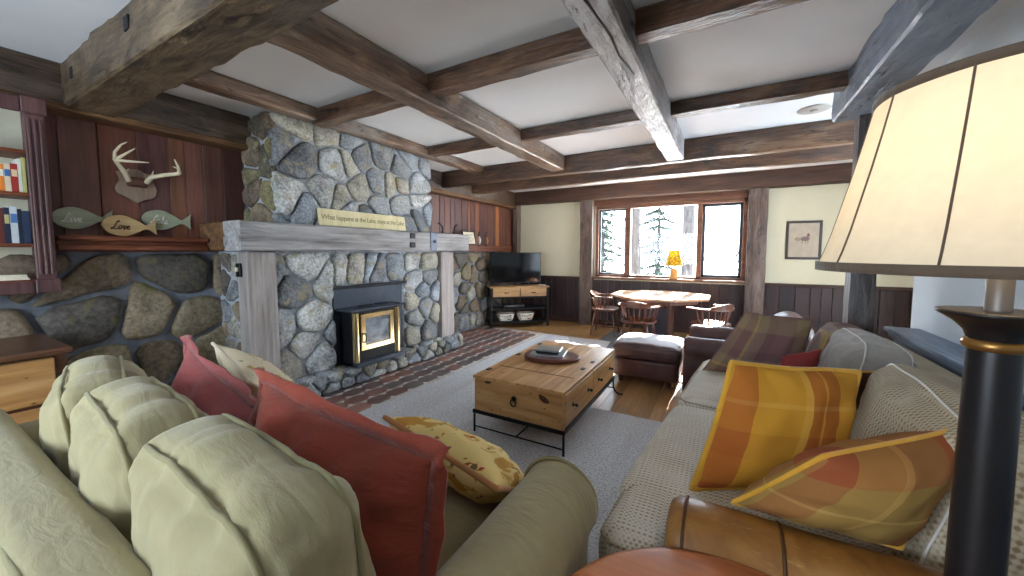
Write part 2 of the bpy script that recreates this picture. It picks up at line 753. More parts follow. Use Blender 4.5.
M_STONEDARK = mat_attr('brown_field_stone', 0.8, 0.3, 34, 0.5, 1.4, 0.7, 0.012, None, (rgb(120, 112, 70), 8), 5)
M_MORTAR = mat_plain('mortar', rgb(164, 169, 176), 0.95, 0.1, 0, 0.25, 14, 0.6, 50)
M_MORTARDARK = mat_plain('dark_mortar', rgb(126, 132, 142), 0.95, 0.1, 0, 0.25, 10, 0.6, 50)
M_GREYWOOD = mat_wood('weathered_grey_oak', [rgb(96, 92, 90), rgb(150, 147, 146), rgb(186, 184, 184)], 1, 0.9, 0.75, 0.25, 0.5, 0.05)
M_GREYPOST = mat_wood('weathered_grey_post', [rgb(120, 110, 104), rgb(158, 150, 146), rgb(182, 176, 174)], 2, 0.8, 0.8, 0.2, 0.3, 0.05)
M_BROWNWOOD = mat_wood('brown_oak', [rgb(58, 40, 28), rgb(104, 74, 48), rgb(140, 104, 66)], 1, 0.9, 0.7)
M_SHELFWOOD = mat_wood('reddish_shelf_wood', [rgb(70, 36, 24), rgb(112, 60, 38), rgb(142, 82, 52)], 1, 1.0, 0.45)
M_CASEWOOD = mat_wood('mahogany_case_wood', [rgb(54, 34, 34), rgb(84, 56, 56), rgb(104, 74, 72)], 2, 1.0, 0.45, 0.4, 0.12)
M_WINWOOD = mat_wood('window_frame_wood', [rgb(66, 42, 30), rgb(98, 64, 44), rgb(120, 82, 58)], 0, 1.0, 0.5, 0.4, 0.1)
M_OAKFLOOR = mat_attr('oak_floor', 0.35, 0.5, 6, 0.75, 1.2, 0.1, 0.003, (9, 0.7, 1), None, 2)
M_BLACKIRON = mat_plain('black_iron', rgb(26, 26, 28), 0.45, 0.5, 0.6, 0.2, 20, 0.1)
M_GLASS = mat_glass('window_glass')
M_SNOW = mat_plain('snow', (0.85, 0.87, 0.9), 0.9, 0.1, 0, 0.03, 0.6, 0.0)
M_BLACK = mat_plain('near_black', (0.008, 0.008, 0.009), 0.6, 0.3, 0, 0.1, 10, 0.0)

ZC = 2.67
RL, RF, RB = -4.06, 7.2, -2.2      # left wall, far wall, back wall


def planks_v(mb, axis, plane, a, b, z0, z1, wmin, wmax, pal, seed, th=0.012, sgn=1):
    """upright boards on a wall: axis 1 = boards along y at x=plane, axis 0 = along x at y=plane"""
    rd = random.Random(seed)
    t = a
    while t < b - 0.01:
        w = min(rd.uniform(wmin, wmax), b - t)
        if b - t - w < wmin * 0.4:
            w = b - t
        c = rd.choice(pal)
        k = rd.uniform(0.85, 1.15)
        mb.col = tuple(min(1, x * k) for x in c)
        d = th * rd.uniform(0.9, 1.1)
        if axis == 1:
            mb.box((plane, t + 0.0015, z0), (plane + sgn * d, t + w - 0.0015, z1), 0.004)
        else:
            mb.box((t + 0.0015, plane, z0), (t + w - 0.0015, plane + sgn * d, z1), 0.004)
        t += w


def clip(poly, m, nrm):
    out = []
    n = len(poly)
    for i in range(n):
        p, q = poly[i], poly[(i + 1) % n]
        dp = (p[0] - m[0]) * nrm[0] + (p[1] - m[1]) * nrm[1]
        dq = (q[0] - m[0]) * nrm[0] + (q[1] - m[1]) * nrm[1]
        if dp <= 0:
            out.append(p)
        if dp * dq < 0:
            f = dp / (dp - dq)
            out.append((p[0] + (q[0] - p[0]) * f, p[1] + (q[1] - p[1]) * f))
    return out


def cells(u0, u1, v0, v1, size, seed, asp=1.0, jit=0.42):
    """irregular stone outlines filling a rectangle"""
    rd = random.Random(seed)
    nu = max(1, round((u1 - u0) / (size * asp)))
    nv = max(1, round((v1 - v0) / size))
    du, dv = (u1 - u0) / nu, (v1 - v0) / nv
    st = []
    for j in range(nv):
        for i in range(nu):
            sh = 0.25 if j % 2 else -0.25
            st.append((u0 + du * (i + 0.5 + sh * (1 if nu > 1 else 0) + rd.uniform(-jit, jit)), v0 + dv * (j + 0.5 + rd.uniform(-jit, jit))))
    res = []
    for i, p in enumerate(st):
        poly = [(u0, v0), (u1, v0), (u1, v1), (u0, v1)]
        for k, q in enumerate(st):
            if k == i:
                continue
            dx, dy = q[0] - p[0], (q[1] - p[1])
            if abs(dx) > 4 * du or abs(dy) > 4 * dv:
                continue
            poly = clip(poly, ((p[0] + q[0]) / 2, (p[1] + q[1]) / 2), (dx, dy))
            if len(poly) < 3:
                break
        if len(poly) >= 3:
            res.append(poly)
    return res


def resample(poly, m):
    n = len(poly)
    L = [math.dist(poly[i], poly[(i + 1) % n]) for i in range(n)]
    tot = sum(L)
    out, i, acc = [], 0, 0.0
    for k in range(m):
        t = tot * k / m
        while i < n - 1 and acc + L[i] < t:
            acc += L[i]
            i += 1
        f = (t - acc) / (L[i] or 1)
        p, q = poly[i], poly[(i + 1) % n]
        out.append((p[0] + (q[0] - p[0]) * f, p[1] + (q[1] - p[1]) * f))
    return out


def stone(mb, poly, put, gap, bulge, seed, m=22, tilt=0.12):
    rd = random.Random(seed)
    for _ in range(1):       # round the corners
        q = []
        n = len(poly)
        for i in range(n):
            a, b = poly[i], poly[(i + 1) % n]
            q.append((a[0] * 0.8 + b[0] * 0.2, a[1] * 0.8 + b[1] * 0.2))
            q.append((a[0] * 0.2 + b[0] * 0.8, a[1] * 0.2 + b[1] * 0.8))
        poly = q
    poly = resample(poly, m)
    cx = sum(p[0] for p in poly) / m
    cy = sum(p[1] for p in poly) / m
    R = sum(math.dist(p, (cx, cy)) for p in poly) / m
    if R < gap * 1.2:
        return
    pts = []
    for p in poly:
        d = math.dist(p, (cx, cy)) or 1
        k = max(0.3, (d - gap * rd.uniform(0.7, 1.3)) / d)
        pts.append((cx + (p[0] - cx) * k, cy + (p[1] - cy) * k))
    tx, ty = rd.uniform(-tilt, tilt), rd.uniform(-tilt, tilt)
    b = bulge * rd.uniform(0.75, 1.25)
    rings = [(1.0, -0.02), (1.0, 0.35 * b), (0.95, 0.72 * b), (0.82, 0.95 * b), (0.55, 1.08 * b), (0.25, 1.1 * b)]
    vs, fs = [], []
    for k, dz in rings:
        for p in pts:
            u, v = cx + (p[0] - cx) * k, cy + (p[1] - cy) * k
            d = dz
            if dz > 0:
                d += (tx * (u - cx) + ty * (v - cy)) * min(1, dz / b)
                d += nz((u, v, seed * 1.3), 9, 0.22 * b) + nz((u, v, seed * 2.3), 26, 0.10 * b)
                d = max(d, 0.004)
            vs.append(put(u, v, d))
    for i in range(len(rings) - 1):
        for k in range(m):
            k2 = (k + 1) % m
            fs.append((i * m + k, i * m + k2, (i + 1) * m + k2, (i + 1) * m + k))
    vs.append(put(cx, cy, 1.1 * b))
    o = (len(rings) - 1) * m
    for k in range(m):
        fs.append((o + k, o + (k + 1) % m, len(vs) - 1))
    # make faces look outwards
    A, B, Cc = V(vs[0]), V(vs[m // 3]), V(vs[2 * m // 3])
    nrm = (B - A).cross(Cc - A)
    out = V(put(cx, cy, 1)) - V(put(cx, cy, 0))
    if nrm.dot(out) < 0:
        fs = [f[::-1] for f in fs]
    mb.add(vs, fs, True)


GREYS = [rgb(140, 144, 148), rgb(164, 167, 168), rgb(180, 181, 178), rgb(122, 125, 128), rgb(156, 152, 142), rgb(170, 166, 152), rgb(150, 157, 164)]
BROWNS = [rgb(112, 98, 84), rgb(130, 116, 98), rgb(98, 92, 86), rgb(138, 126, 104), rgb(116, 104, 96), rgb(146, 132, 106)]


def stone_field(mb, rect, put, size, seed, pal, gap=0.009, bulge=0.035, asp=1.15, jit=0.4):
    rd = random.Random(seed * 31 + 7)
    for i, pl in enumerate(cells(*rect, size, seed, asp, jit)):
        c = rd.choice(pal)
        k = rd.uniform(0.8, 1.2)
        mb.col = tuple(min(1, x * k) for x in c)
        stone(mb, pl, put, gap, bulge, seed * 100 + i)


# ------------------------------------------------------------ room shell
mb = MB()
rd = random.Random(4)
x = RL - 0.1
while x < 2.5:
    y = RB - 0.1 - rd.uniform(0, 1)
    w = 0.11
    while y < RF + 0.1:
        L = rd.uniform(1.0, 2.0)
        k = rd.uniform(0.8, 1.15)
        mb.col = tuple(c * k for c in rgb(150, 112, 68))
        mb.box((x, max(y, RB - 0.1), -0.03), (x + w - 0.002, min(y + L, RF + 0.1) - 0.002, 0.0), 0.002)
        y += L
    x += w
struct(mb.build('floor', M_OAKFLOOR), 'oak plank floor showing beyond the pale rug', 'floor')

mb = MB()
mb.box((RL - 0.1, RB - 0.1, ZC), (2.5, RF + 0.1, ZC + 0.1), 0.0)
struct(mb.build('ceiling', M_CEIL), 'white plaster ceiling between the hewn beams', 'ceiling')

# far wall with the window opening
WX0, WX1, WZ0, WZ1 = -2.22, 0.27, 0.95, 2.30
mb = MB()
mb.box((RL - 0.1, RF, 0), (WX0, RF + 0.14, ZC), 0)
mb.box((WX1, RF, 0), (2.5, RF + 0.14, ZC), 0)
mb.box((WX0, RF, 0), (WX1, RF + 0.14, WZ0), 0)
mb.box((WX0, RF, WZ1), (WX1, RF + 0.14, ZC), 0)
struct(mb.build('wall_far', M_CREAM), 'cream plaster far wall around the wide window', 'wall')
mb = MB()
DK = [rgb(48, 31, 31), rgb(54, 35, 34), rgb(43, 28, 29)]
planks_v(mb, 0, RF - 0.002, RL, 2.4, 0.1, 0.88, 0.12, 0.2, DK, 5, 0.012, -1)
struct(mb.build('trim_1', M_WAINS), 'dark red-brown wainscot boards below the far window', 'wainscot')
mb = MB()
mb.box((RL, RF - 0.04, 0.88), (WX0 - 0.25, RF, 0.93), 0.006)
mb.box((WX1 + 0.25, RF - 0.04, 0.88), (2.4, RF, 0.93), 0.006)
struct(mb.build('trim_2', M_DARKBEAM), 'dark chair rail capping the wainscot on the far wall', 'trim')
mb = MB()
mb.box((RL, RF - 0.03, 0), (2.4, RF, 0.1), 0.005)
struct(mb.build('baseboard_far', M_DARKBEAM), 'dark baseboard under the far wainscot', 'baseboard')

# left wall: stone below, boards above
mb = MB()
mb.box((RL - 0.14, RB - 0.1, 0), (RL, RF, ZC), 0)
struct(mb.build('wall_left', M_MORTARDARK), 'blue-grey mortar of the left wall between its stones', 'wall')
mb = MB()
stone_field(mb, (-0.9, 1.78, 0.02, 1.42), lambda u, v, d: (RL + d, u, v), 0.32, 11, BROWNS, 0.018, 0.055, 1.25, 0.3)
stone_field(mb, (4.2, 7.15, 0.02, 1.42), lambda u, v, d: (RL + d, u, v), 0.30, 12, BROWNS[:4] + GREYS[3:5], 0.016, 0.055, 0.9)
struct(mb.build('wall_left_stones', M_STONEDARK), 'brown field stones of the low wall under the board panelling', 'stone wall')
RED = [rgb(98, 60, 48), rgb(112, 68, 54), rgb(84, 52, 46), rgb(102, 68, 58), rgb(120, 76, 54), rgb(164, 108, 66), rgb(92, 58, 54)]
mb = MB()
planks_v(mb, 1, RL, -0.9, 1.9, 1.42, 2.5, 0.1, 0.24, RED, 21, 0.02)
planks_v(mb, 1, RL, 3.9, 7.15, 1.42, 2.5, 0.09, 0.2, RED + [rgb(132, 84, 56)], 22, 0.02)
struct(mb.build('trim_3', M_PANEL), 'upright red-brown board panelling on the upper left wall', 'panelling')
for k, (a, b) in enumerate(((0.68, 1.52), (4.57, 6.75))):
    mb = MB()
    mb.box((RL, a, 1.432), (-3.86, b, 1.468), 0.006)
    mb.box((RL, a, 1.468), (-3.90, b, 1.500), 0.004)
    mb.box((RL, a, 1.500), (-3.84, b, 1.535), 0.008)
    struct(mb.build('trim_%d' % (4 + k), M_SHELFWOOD),
           ('moulded red-brown ledge under the wooden fish' if k == 0 else 'moulded red-brown ledge right of the mantel with the small frame'), 'ledge')
mb = MB()
mb.box((RL, RB, 2.36), (-3.86, 1.9, 2.41), 0.01)
mb.box((RL, 3.9, 2.33), (-3.9, 7.1, 2.39), 0.01)
struct(mb.build('trim_6', M_BROWNWOOD), 'brown moulding above the board panelling', 'trim')

# right wall, its ledge, and the recess beyond the post
mb = MB()
mb.box((1.22, -1.0, 0), (1.36, 3.92, ZC), 0)
mb.box((1.36, 3.78, 0), (2.45, 3.92, ZC), 0)
mb.box((1.22, RB - 0.1, 0), (1.36, -1.0, ZC), 0)
struct(mb.build('wall_right', M_WHITEWALL), 'pale blue-white plaster wall behind the plaid sofa', 'wall')
mb = MB()
RY0, RY1, RZ0, RZ1 = 4.05, 5.3, 0.2, 2.5
mb.box((2.4, 3.9, 0), (2.54, RY0, ZC), 0)
mb.box((2.4, RY1, 0), (2.54, RF + 0.1, ZC), 0)
mb.box((2.4, RY0, 0), (2.54, RY1, RZ0), 0)
mb.box((2.4, RY0, RZ1), (2.54, RY1, ZC), 0)
struct(mb.build('wall_right_recess', M_CREAM), 'cream wall of the recess beyond the right-hand post', 'wall')
mb = MB()
for yy in (RY0, (RY0 + RY1) / 2 - 0.03, RY1 - 0.06):
    mb.box((2.42, yy, RZ0), (2.50, yy + 0.06, RZ1), 0.004)
for zz in (RZ0, RZ1 - 0.06):
    mb.box((2.42, RY0, zz), (2.50, RY1, zz + 0.06), 0.004)
w2 = struct(mb.build('window_2', M_WINWOOD), 'tall framed glass of the recess beyond the post', 'window')
mb = MB()
mb.box((2.457, RY0 + 0.05, RZ0 + 0.05), (2.461, RY1 - 0.05, RZ1 - 0.05), 0)
mb.build('window_pane', M_GLASS, w2)

# back wall behind the camera; its unseen window is added as daylight fill
BX0, BX1, BZ0, BZ1 = -3.2, -1.0, 0.85, 2.25
mb = MB()
mb.box((RL - 0.1, RB - 0.14, 0), (BX0, RB, ZC), 0)
mb.box((BX1, RB - 0.14, 0), (1.4, RB, ZC), 0)
mb.box((BX0, RB - 0.14, 0), (BX1, RB, BZ0), 0)
mb.box((BX0, RB - 0.14, BZ1), (BX1, RB, ZC), 0)
struct(mb.build('wall_back', M_CREAM), 'cream wall behind the sage sofa', 'wall')
mb = MB()
for k in range(4):
    xx = BX0 + (BX1 - BX0 - 0.06) * k / 3
    mb.box((xx, RB - 0.10, BZ0), (xx + 0.06, RB - 0.02, BZ1), 0.004)
for zz in (BZ0, BZ1 - 0.06):
    mb.box((BX0, RB - 0.10, zz), (BX1, RB - 0.02, zz + 0.06), 0.004)
w3 = struct(mb.build('window_fill', M_WINWOOD), 'added three-light window out of view behind the sage sofa, for fill light', 'window')
mb = MB()
mb.box((BX0 + 0.05, RB - 0.062, BZ0 + 0.05), (BX1 - 0.05, RB - 0.058, BZ1 - 0.05), 0)
mb.build('window_pane', M_GLASS, w3)

M_LEDGE = mat_wood('slate_blue_ledge', [rgb(70, 82, 98), rgb(104, 122, 144), rgb(140, 160, 182)], 1, 1.0, 0.45, 0.5, 0.1)
mb = MB()
mb.box((1.02, -0.9, 0.845), (1.215, 3.74, 0.875), 0.006)
mb.box((1.045, -0.9, 0.80), (1.215, 3.74, 0.845), 0.01)
mb.box((1.08, -0.9, 0.72), (1.215, 3.74, 0.80), 0.006)
mb.box((1.13, -0.9, 0.0), (1.215, 3.74, 0.72), 0.004)
struct(mb.build('trim_7', M_LEDGE), 'slate-blue moulded ledge along the pale wall behind the plaid sofa', 'ledge')

# window in the far wall
wn = struct(None or MB().box((WX0, RF - 0.03, WZ1 - 0.07), (WX1, RF + 0.12, WZ1), 0.005).box((WX0, RF - 0.02, WZ0), (WX1, RF + 0.12, WZ0 + 0.04), 0.005)
            .box((WX0, RF - 0.02, WZ0), (WX0 + 0.05, RF + 0.12, WZ1), 0.005).box((WX1 - 0.06, RF - 0.03, WZ0), (WX1, RF + 0.12, WZ1), 0.005)
            .box((-1.66, RF - 0.02, WZ0), (-1.57, RF + 0.12, WZ1), 0.005).box((-0.46, RF - 0.02, WZ0), (-0.38, RF + 0.12, WZ1), 0.005).build('window_1', M_WINWOOD),
            'wide three-light wood window looking onto snowy trees', 'window')
M_SASH = mat_plain('black_sash', rgb(36, 40, 52), 0.4, 0.5)
for (a, b, w) in ((WX0 + 0.05, -1.66, 0.03), (-0.38, WX1 - 0.06, 0.045)):
    mb = MB()
    mb.box((a, RF + 0.04, WZ0 + 0.04), (a + w, RF + 0.08, WZ1 - 0.07), 0.003)
    mb.box((b - w, RF + 0.04, WZ0 + 0.04), (b, RF + 0.08, WZ1 - 0.07), 0.003)
    mb.box((a, RF + 0.04, WZ0 + 0.04), (b, RF + 0.08, WZ0 + 0.04 + w), 0.003)
    mb.box((a, RF + 0.04, WZ1 - 0.07 - w), (b, RF + 0.08, WZ1 - 0.07), 0.003)
    mb.build('window_sash', M_SASH, wn)
mb = MB()
mb.box((WX0 + 0.03, RF + 0.06, WZ0 + 0.03), (WX1 - 0.03, RF + 0.064, WZ1 - 0.05), 0)
mb.build('window_pane', M_GLASS, wn)
mb = MB()
mb.box((WX0 - 0.03, RF - 0.13, WZ0 - 0.04), (WX1 + 0.03, RF + 0.02, WZ0), 0.008)
mb.build('window_sill', M_WINWOOD, wn)

# ------------------------------------------------------------ timber
def timber(name, a, b, w, h, seed, mat, label, cat='ceiling beam', amp=0.008):
    o = MB().beam(a, b, w, h, seed, amp).build(name, mat)
    return struct(o, label, cat)

timber('ceiling_beam', (RL + 0.06, 4.71, ZC), (1.0, 4.71, ZC), 0.12, 0.235, 1, M_BX, 'brown cross beam on which the two long grey beams end')
timber('ceiling_beam', (RL + 0.06, 5.50, ZC), (2.4, 5.50, ZC), 0.12, 0.225, 2, M_BX, 'dark cross beam nearer the window, behind the one the long beams end on', amp=0.005)
timber('ceiling_beam', (RL + 0.06, 7.09, ZC), (2.4, 7.09, ZC), 0.2, 0.26, 3, M_DARKBEAM, 'dark header timber against the far wall above the window', amp=0.004)
timber('ceiling_beam', (-3.2, 3.525, ZC), (0.72, 3.525, ZC), 0.13, 0.105, 4, M_BX, 'thin cross beam over the coffee table')
timber('ceiling_beam', (-3.2, 2.135, ZC), (0.72, 2.135, ZC), 0.13, 0.13, 5, M_BX, 'thin cross beam with an orange-lit face near the lamp')
timber('ceiling_beam', (-3.19, 0.8, ZC), (-3.19, 4.66, ZC), 0.13, 0.11, 6, M_BY, 'narrow long beam running just in front of the stone chimney')
timber('ceiling_beam', (-1.965, 0.8, ZC), (-1.965, 4.66, ZC), 0.19, 0.195, 7, M_BY, 'long brown hewn beam left of the middle of the ceiling')
timber('ceiling_beam', (-0.54, 0.8, ZC), (-0.54, 4.66, ZC), 0.18, 0.225, 8, M_BGREY, 'long pale grey hewn beam in the middle with a long crack')
timber('ceiling_beam', (RL + 0.05, 0.88, ZC), (1.2, 0.88, ZC), 0.25, 0.29, 9, M_BX2, 'massive hewn beam crossing the ceiling over the sage sofa', amp=0.014)
timber('ceiling_beam', (0.80, -1.5, ZC), (0.80, 3.84, ZC), 0.24, 0.24, 10, M_BBLUE, 'blue-grey hewn beam along the right side above the lamp', amp=0.016)
timber('ceiling_beam', (-3.97, RB, ZC), (-3.97, 1.9, ZC), 0.19, 0.30, 11, M_BYD, 'dark plate beam on top of the left wall between bookcase and chimney')
timber('ceiling_beam', (-3.99, 3.9, ZC), (-3.99, 7.1, ZC), 0.15, 0.33, 12, M_BYD, 'dark plate beam on top of the left wall beyond the chimney')

def beam_named(words):
    return [o for o in bpy.data.objects if o.name.startswith('ceiling_beam') and words in o['label']][0]
bb = beam_named('massive hewn')
for (x, z) in ((-3.62, 2.545), (-2.665, 2.57)):
    MB().box((x - 0.03, 0.751, z - 0.035), (x + 0.03, 0.79, z + 0.035), 0.001).build('mortise_hole', M_BLACK, bb)
bb = beam_named('long pale grey')
MB().tube([(-0.585, 0.9, 2.443), (-0.56, 1.3, 2.443), (-0.53, 1.62, 2.443), (-0.515, 1.85, 2.443), (-0.525, 2.05, 2.443), (-0.50, 2.3, 2.443)], [0.003, 0.005, 0.006, 0.006, 0.004, 0.002], 6).build('long_crack', M_BLACK, bb)


def post(name, c, sx, sy, z0, z1, seed, mat, label, amp=0.005):
    T = Matrix.Translation(V((c[0], c[1] + sy / 2, 0)))
    mbp = MB()
    n = 22
    rings = []
    for i in range(n + 1):
        z = z0 + (z1 - z0) * i / n
        ring = []
        for (px, py) in ((-1, -1), (-0.33, -1.02), (0.33, -1.02), (1, -1), (1.0, -0.3), (1.0, 0.3), (1, 1), (0.3, 1), (-0.3, 1), (-1, 1), (-1.0, 0.3), (-1.0, -0.3)):
            p = V((px * sx / 2, py * sy / 2, z))
            p += V((px, py, 0)) * (nz(p + V((c[0], c[1], 0)), 4, amp, seed) + nz(p, 14, amp * 0.6, seed))
            ring.append(p + V((c[0], c[1], 0)))
        rings.append(ring)
    mbp.loft(rings, True, None, False)
    return struct(mbp.build(name, mat), label, 'post')

MBL = MB().box((WX0 - 0.13, RF - 0.045, WZ1 - 0.005), (WX1 + 0.02, RF + 0.002, 2.415), 0.006)
struct(MBL.build('trim_8', M_WINWOOD), 'brown lintel board between window head and header timber', 'trim')
post('timber_post', (-2.375, 7.12), 0.24, 0.15, 0, 2.41, 1, M_BZ, 'grey-brown timber post left of the far window')
post('timber_post', (0.40, 7.12), 0.26, 0.15, 0, 2.41, 2, M_BZ, 'brown timber post right of the far window')
post('timber_post', (0.895, 3.82), 0.15, 0.15, 0, 2.43, 3, M_BZB, 'blue-grey timber post at the end of the pale wall')
post('timber_post', (-3.93, 7.1), 0.1, 0.16, 0, 2.41, 4, M_BZ, 'dark corner post behind the television')

# ------------------------------------------------------------ stone fireplace
fp = thing('stone_fireplace', 'grey field-stone fireplace with chimney breast, raised hearth and weathered oak mantel', 'fireplace', (-3.7, 2.95, 0))
CX = -3.53      # stone face
mb = MB()
mb.box((RL, 1.91, 1.40), (CX, 3.91, ZC), 0.02)
ch = mb.build('chimney_breast', M_MORTAR, fp, True)
mb = MB()
stone_field(mb, (1.88, 3.94, 1.62, ZC), lambda u, v, d: (CX + d, u, v), 0.25, 31, GREYS, 0.009, 0.042, 1.0, 0.45)
stone_field(mb, (RL + 0.02, CX + 0.02, 1.62, ZC), lambda u, v, d: (u, 1.91 - d, v), 0.22, 32, [rgb(118, 112, 88), rgb(104, 100, 84), rgb(128, 120, 88)] + BROWNS[:2], 0.009, 0.035, 1.1, 0.45)  # side turned from the light: its shade is put into darker olive stones
stone_field(mb, (RL + 0.02, CX + 0.02, 1.62, ZC), lambda u, v, d: (u, 3.91 + d, v), 0.24, 33, GREYS, 0.009, 0.03, 1.1)
mb.build('chimney_stones', M_STONE, ch)

# surround with the firebox opening
OY0, OY1, OZ0, OZ1 = 2.44, 3.42, 0.2, 1.04
mb = MB()
mb.box((RL, 1.665, 0), (CX, OY0, 1.43), 0.01)
mb.box((RL, OY1, 0), (CX, 4.36, 1.43), 0.01)
mb.box((RL, OY0, OZ1), (CX, OY1, 1.43), 0.01)
su = mb.build('stone_surround', M_MORTAR, fp, True)
mb = MB()
stone_field(mb, (1.83, OY0, 0.2, 1.42), lambda u, v, d: (CX + d, u, v), 0.24, 34, GREYS, 0.009, 0.05, 1.1)
stone_field(mb, (RL, CX, 0.2, 1.42), lambda u, v, d: (u, OY0 + 0.0 + d * 0.5, v), 0.25, 37, GREYS, 0.009, 0.03)
mb.build('surround_stones', M_STONE, su)
mb = MB()
stone_field(mb, (OY1, 4.06, 0.2, 1.42), lambda u, v, d: (CX + d, u, v), 0.2, 35, GREYS, 0.009, 0.055, 1.35)
stone_field(mb, (RL, CX, 0.2, 1.42), lambda u, v, d: (u, OY1 - d * 0.5, v), 0.22, 38, GREYS, 0.009, 0.03)
mb.build('surround_stones', M_STONE, su)
mb = MB()
stone_field(mb, (OY0, OY1, OZ1 + 0.02, 1.42), lambda u, v, d: (CX + d, u, v), 0.34, 36, GREYS, 0.009, 0.05, 0.62, 0.3)
mb.build('surround_stones', M_STONE, su)
mb = MB()
stone_field(mb, (RL + 0.06, CX - 0.14, 0.2, 1.42), lambda u, v, d: (u, 1.665 - d, v), 0.2, 39, BROWNS[:3] + GREYS[3:6], 0.016, 0.02, 0.9)
mb.build('side_stones', M_STONE, su)
mb = MB()
mb.box((RL + 0.02, OY0, 0.2), (RL + 0.06, OY1, OZ1), 0)
mb.build('firebox_back', M_BLACK, fp, True)
mb = MB()
mb.box((CX - 0.12, OY0 - 0.02, OZ1 - 0.01), (CX + 0.05, OY1 + 0.02, OZ1 + 0.022), 0.004)
mb.build('steel_lintel', M_BLACKIRON, fp, True)

# raised hearth of flat stones
HX, HY1, HZ = -3.42, 4.46, 0.19
mb = MB()
mb.box((RL, 1.2, 0), (HX, HY1 - 0.02, HZ), 0.02)
he = mb.build('hearth', M_MORTAR, fp, True)
mb = MB()
stone_field(mb, (1.2, HY1, 0.01, HZ + 0.02), lambda u, v, d: (HX + d, u, v), 0.105, 41, GREYS, 0.007, 0.05, 1.9, 0.3)
stone_field(mb, (1.2, HY1, RL + 0.3, HX + 0.03), lambda u, v, d: (v, u, HZ + d), 0.17, 42, GREYS, 0.010, 0.03, 1.3)
stone_field(mb, (RL + 0.3, HX + 0.03, 0.01, HZ), lambda u, v, d: (u, HY1 - 0.02 + d, v), 0.11, 43, GREYS, 0.008, 0.04, 1.6)
st = mb.build('hearth_stones', M_STONE, he)

# mantel beam and posts
mb = MB()
MX = -3.34
mb.beam((0, 0, 0), (0, 3.03, 0), 0.28, 0.24, 51, 0.007, Matrix.Translation(V((MX - 0.14, 1.53, 1.672))))
ma = mb.build('mantel_beam', M_GREYWOOD, fp, True)
mb = MB()
mb.beam((-3.60, 1.635, 1.670), (-4.03, 1.635, 1.670), 0.21, 0.235, 52, 0.006)
mb.build('mantel_return', M_BROWNWOOD, fp, True)
mb = MB()
mb.box((MX - 0.004, 3.72, 1.438), (MX + 0.012, 3.84, 1.675), 0.004)
mb.lathe([(0.0, -0.012), (0.022, -0.012), (0.022, 0.012), (0.0, 0.02)], (0, 0, 0), 12, Matrix.Translation(V((MX + 0.012, 3.79, 1.555))) @ Matrix.Rotation(PI / 2, 4, 'Y'))
k = mb.build('iron_strap', mat_plain('grey_iron', rgb(92, 98, 110), 0.5, 0.5, 0.5), fp, True)
for zz in (1.585, 1.475):
    mb = MB()
    mb.box((MX - 0.01, 3.36, zz), (MX + 0.02, 3.44, zz + 0.062), 0.006)
    mb.build('iron_bracket', M_BLACKIRON, fp, True)

def fpost(y0, y1, seed):
    m = MB()
    n = 16
    rings = []
    for i in range(n + 1):
        z = HZ - 0.02 + (1.437 - HZ) * i / n
        ring = []
        for (px, py) in ((0, 0), (0, 0.5), (0, 1), (0.5, 1), (1, 1), (1, 0.5), (1, 0), (0.5, 0)):
            p = V((CX - 0.12 + px * 0.2, y0 + (y1 - y0) * py, z))
            p.x += nz(p, 6, 0.004, seed)
            p.y += nz(p, 6, 0.004, seed + 2)
            ring.append(p)
        rings.append(ring)
    m.loft(rings, True, None, False)
    return m.build('mantel_post', M_GREYPOST, fp, True)
lp_ = fpost(1.635, 1.85, 1)
fpost(4.06, 4.33, 2)

# light switch on the side of the left post
sw = thing('light_switch', 'small black switch plate with a cream toggle beside the left mantel post', 'light switch', (-3.60, 1.62, 1.25))
mb = MB()
mb.box((-3.63, 1.612, 1.21), (-3.56, 1.6285, 1.325), 0.003)
mb.build('switch_plate', M_BLACKIRON, sw, True)
mb = MB()
mb.box((-3.605, 1.595, 1.255), (-3.585, 1.615, 1.29), 0.003)
mb.build('toggle', mat_plain('cream_plastic', rgb(225, 220, 190), 0.4), sw, True)

# ------------------------------------------------------------ wood stove insert
M_STOVE = mat_plain('stove_black', rgb(58, 66, 78), 0.42, 0.5, 0.3, 0.15, 12, 0.08)
M_STOVEDK = mat_plain('stove_dark', rgb(16, 17, 20), 0.5, 0.4, 0.2, 0.2, 12, 0.05)
M_BRASS = mat_plain('polished_brass', rgb(226, 204, 156), 0.2, 0.5, 1.0, 0.06, 10, 0.02)
sv = thing('wood_stove_insert', 'black wood-stove insert with brass-framed glass door in the stone firebox', 'wood stove', (-3.4, 2.9, HZ))
SX = -3.33
mb = MB()
mb.box((CX - 0.25, 2.52, 0.215), (SX, 3.17, 0.80), 0.01)
mb.build('stove_body', M_STOVEDK, sv, True)
mb = MB()
mb.box((CX - 0.03, 2.45, 0.20), (CX - 0.005, 3.40, 1.03), 0.004)
mb.build('surround_panel', M_STOVE, sv, True)
mb = MB()
mb.box((CX - 0.01, 2.47, 0.80), (SX + 0.045, 3.22, 0.825), 0.008)
mb.build('top_shelf', M_STOVE, sv, True)
mb = MB()
for yy in (2.70, 2.92):
    mb.box((SX - 0.14, yy, 0.826), (SX - 0.10, yy + 0.16, 0.838), 0.003)
mb.build('top_vent', M_STOVEDK, sv, True)
for yy in (2.535, 3.095):
    mb = MB()
    mb.prism([(0.06 * math.cos(a) * 0.6, 0.038 * math.sin(a)) for a in [PI * (-0.5 + i / 12) for i in range(13)]], 0.52, Matrix.Translation(V((SX - 0.004, yy + 0.02, 0.265))))
    mb.build('brass_column', M_BRASS, sv, True)
DY0, DY1, DZ0, DZ1 = 2.60, 3.05, 0.375, 0.77
mb = MB()
mb.box((SX, DY0, DZ0), (SX + 0.03, DY0 + 0.06, DZ1), 0.006)
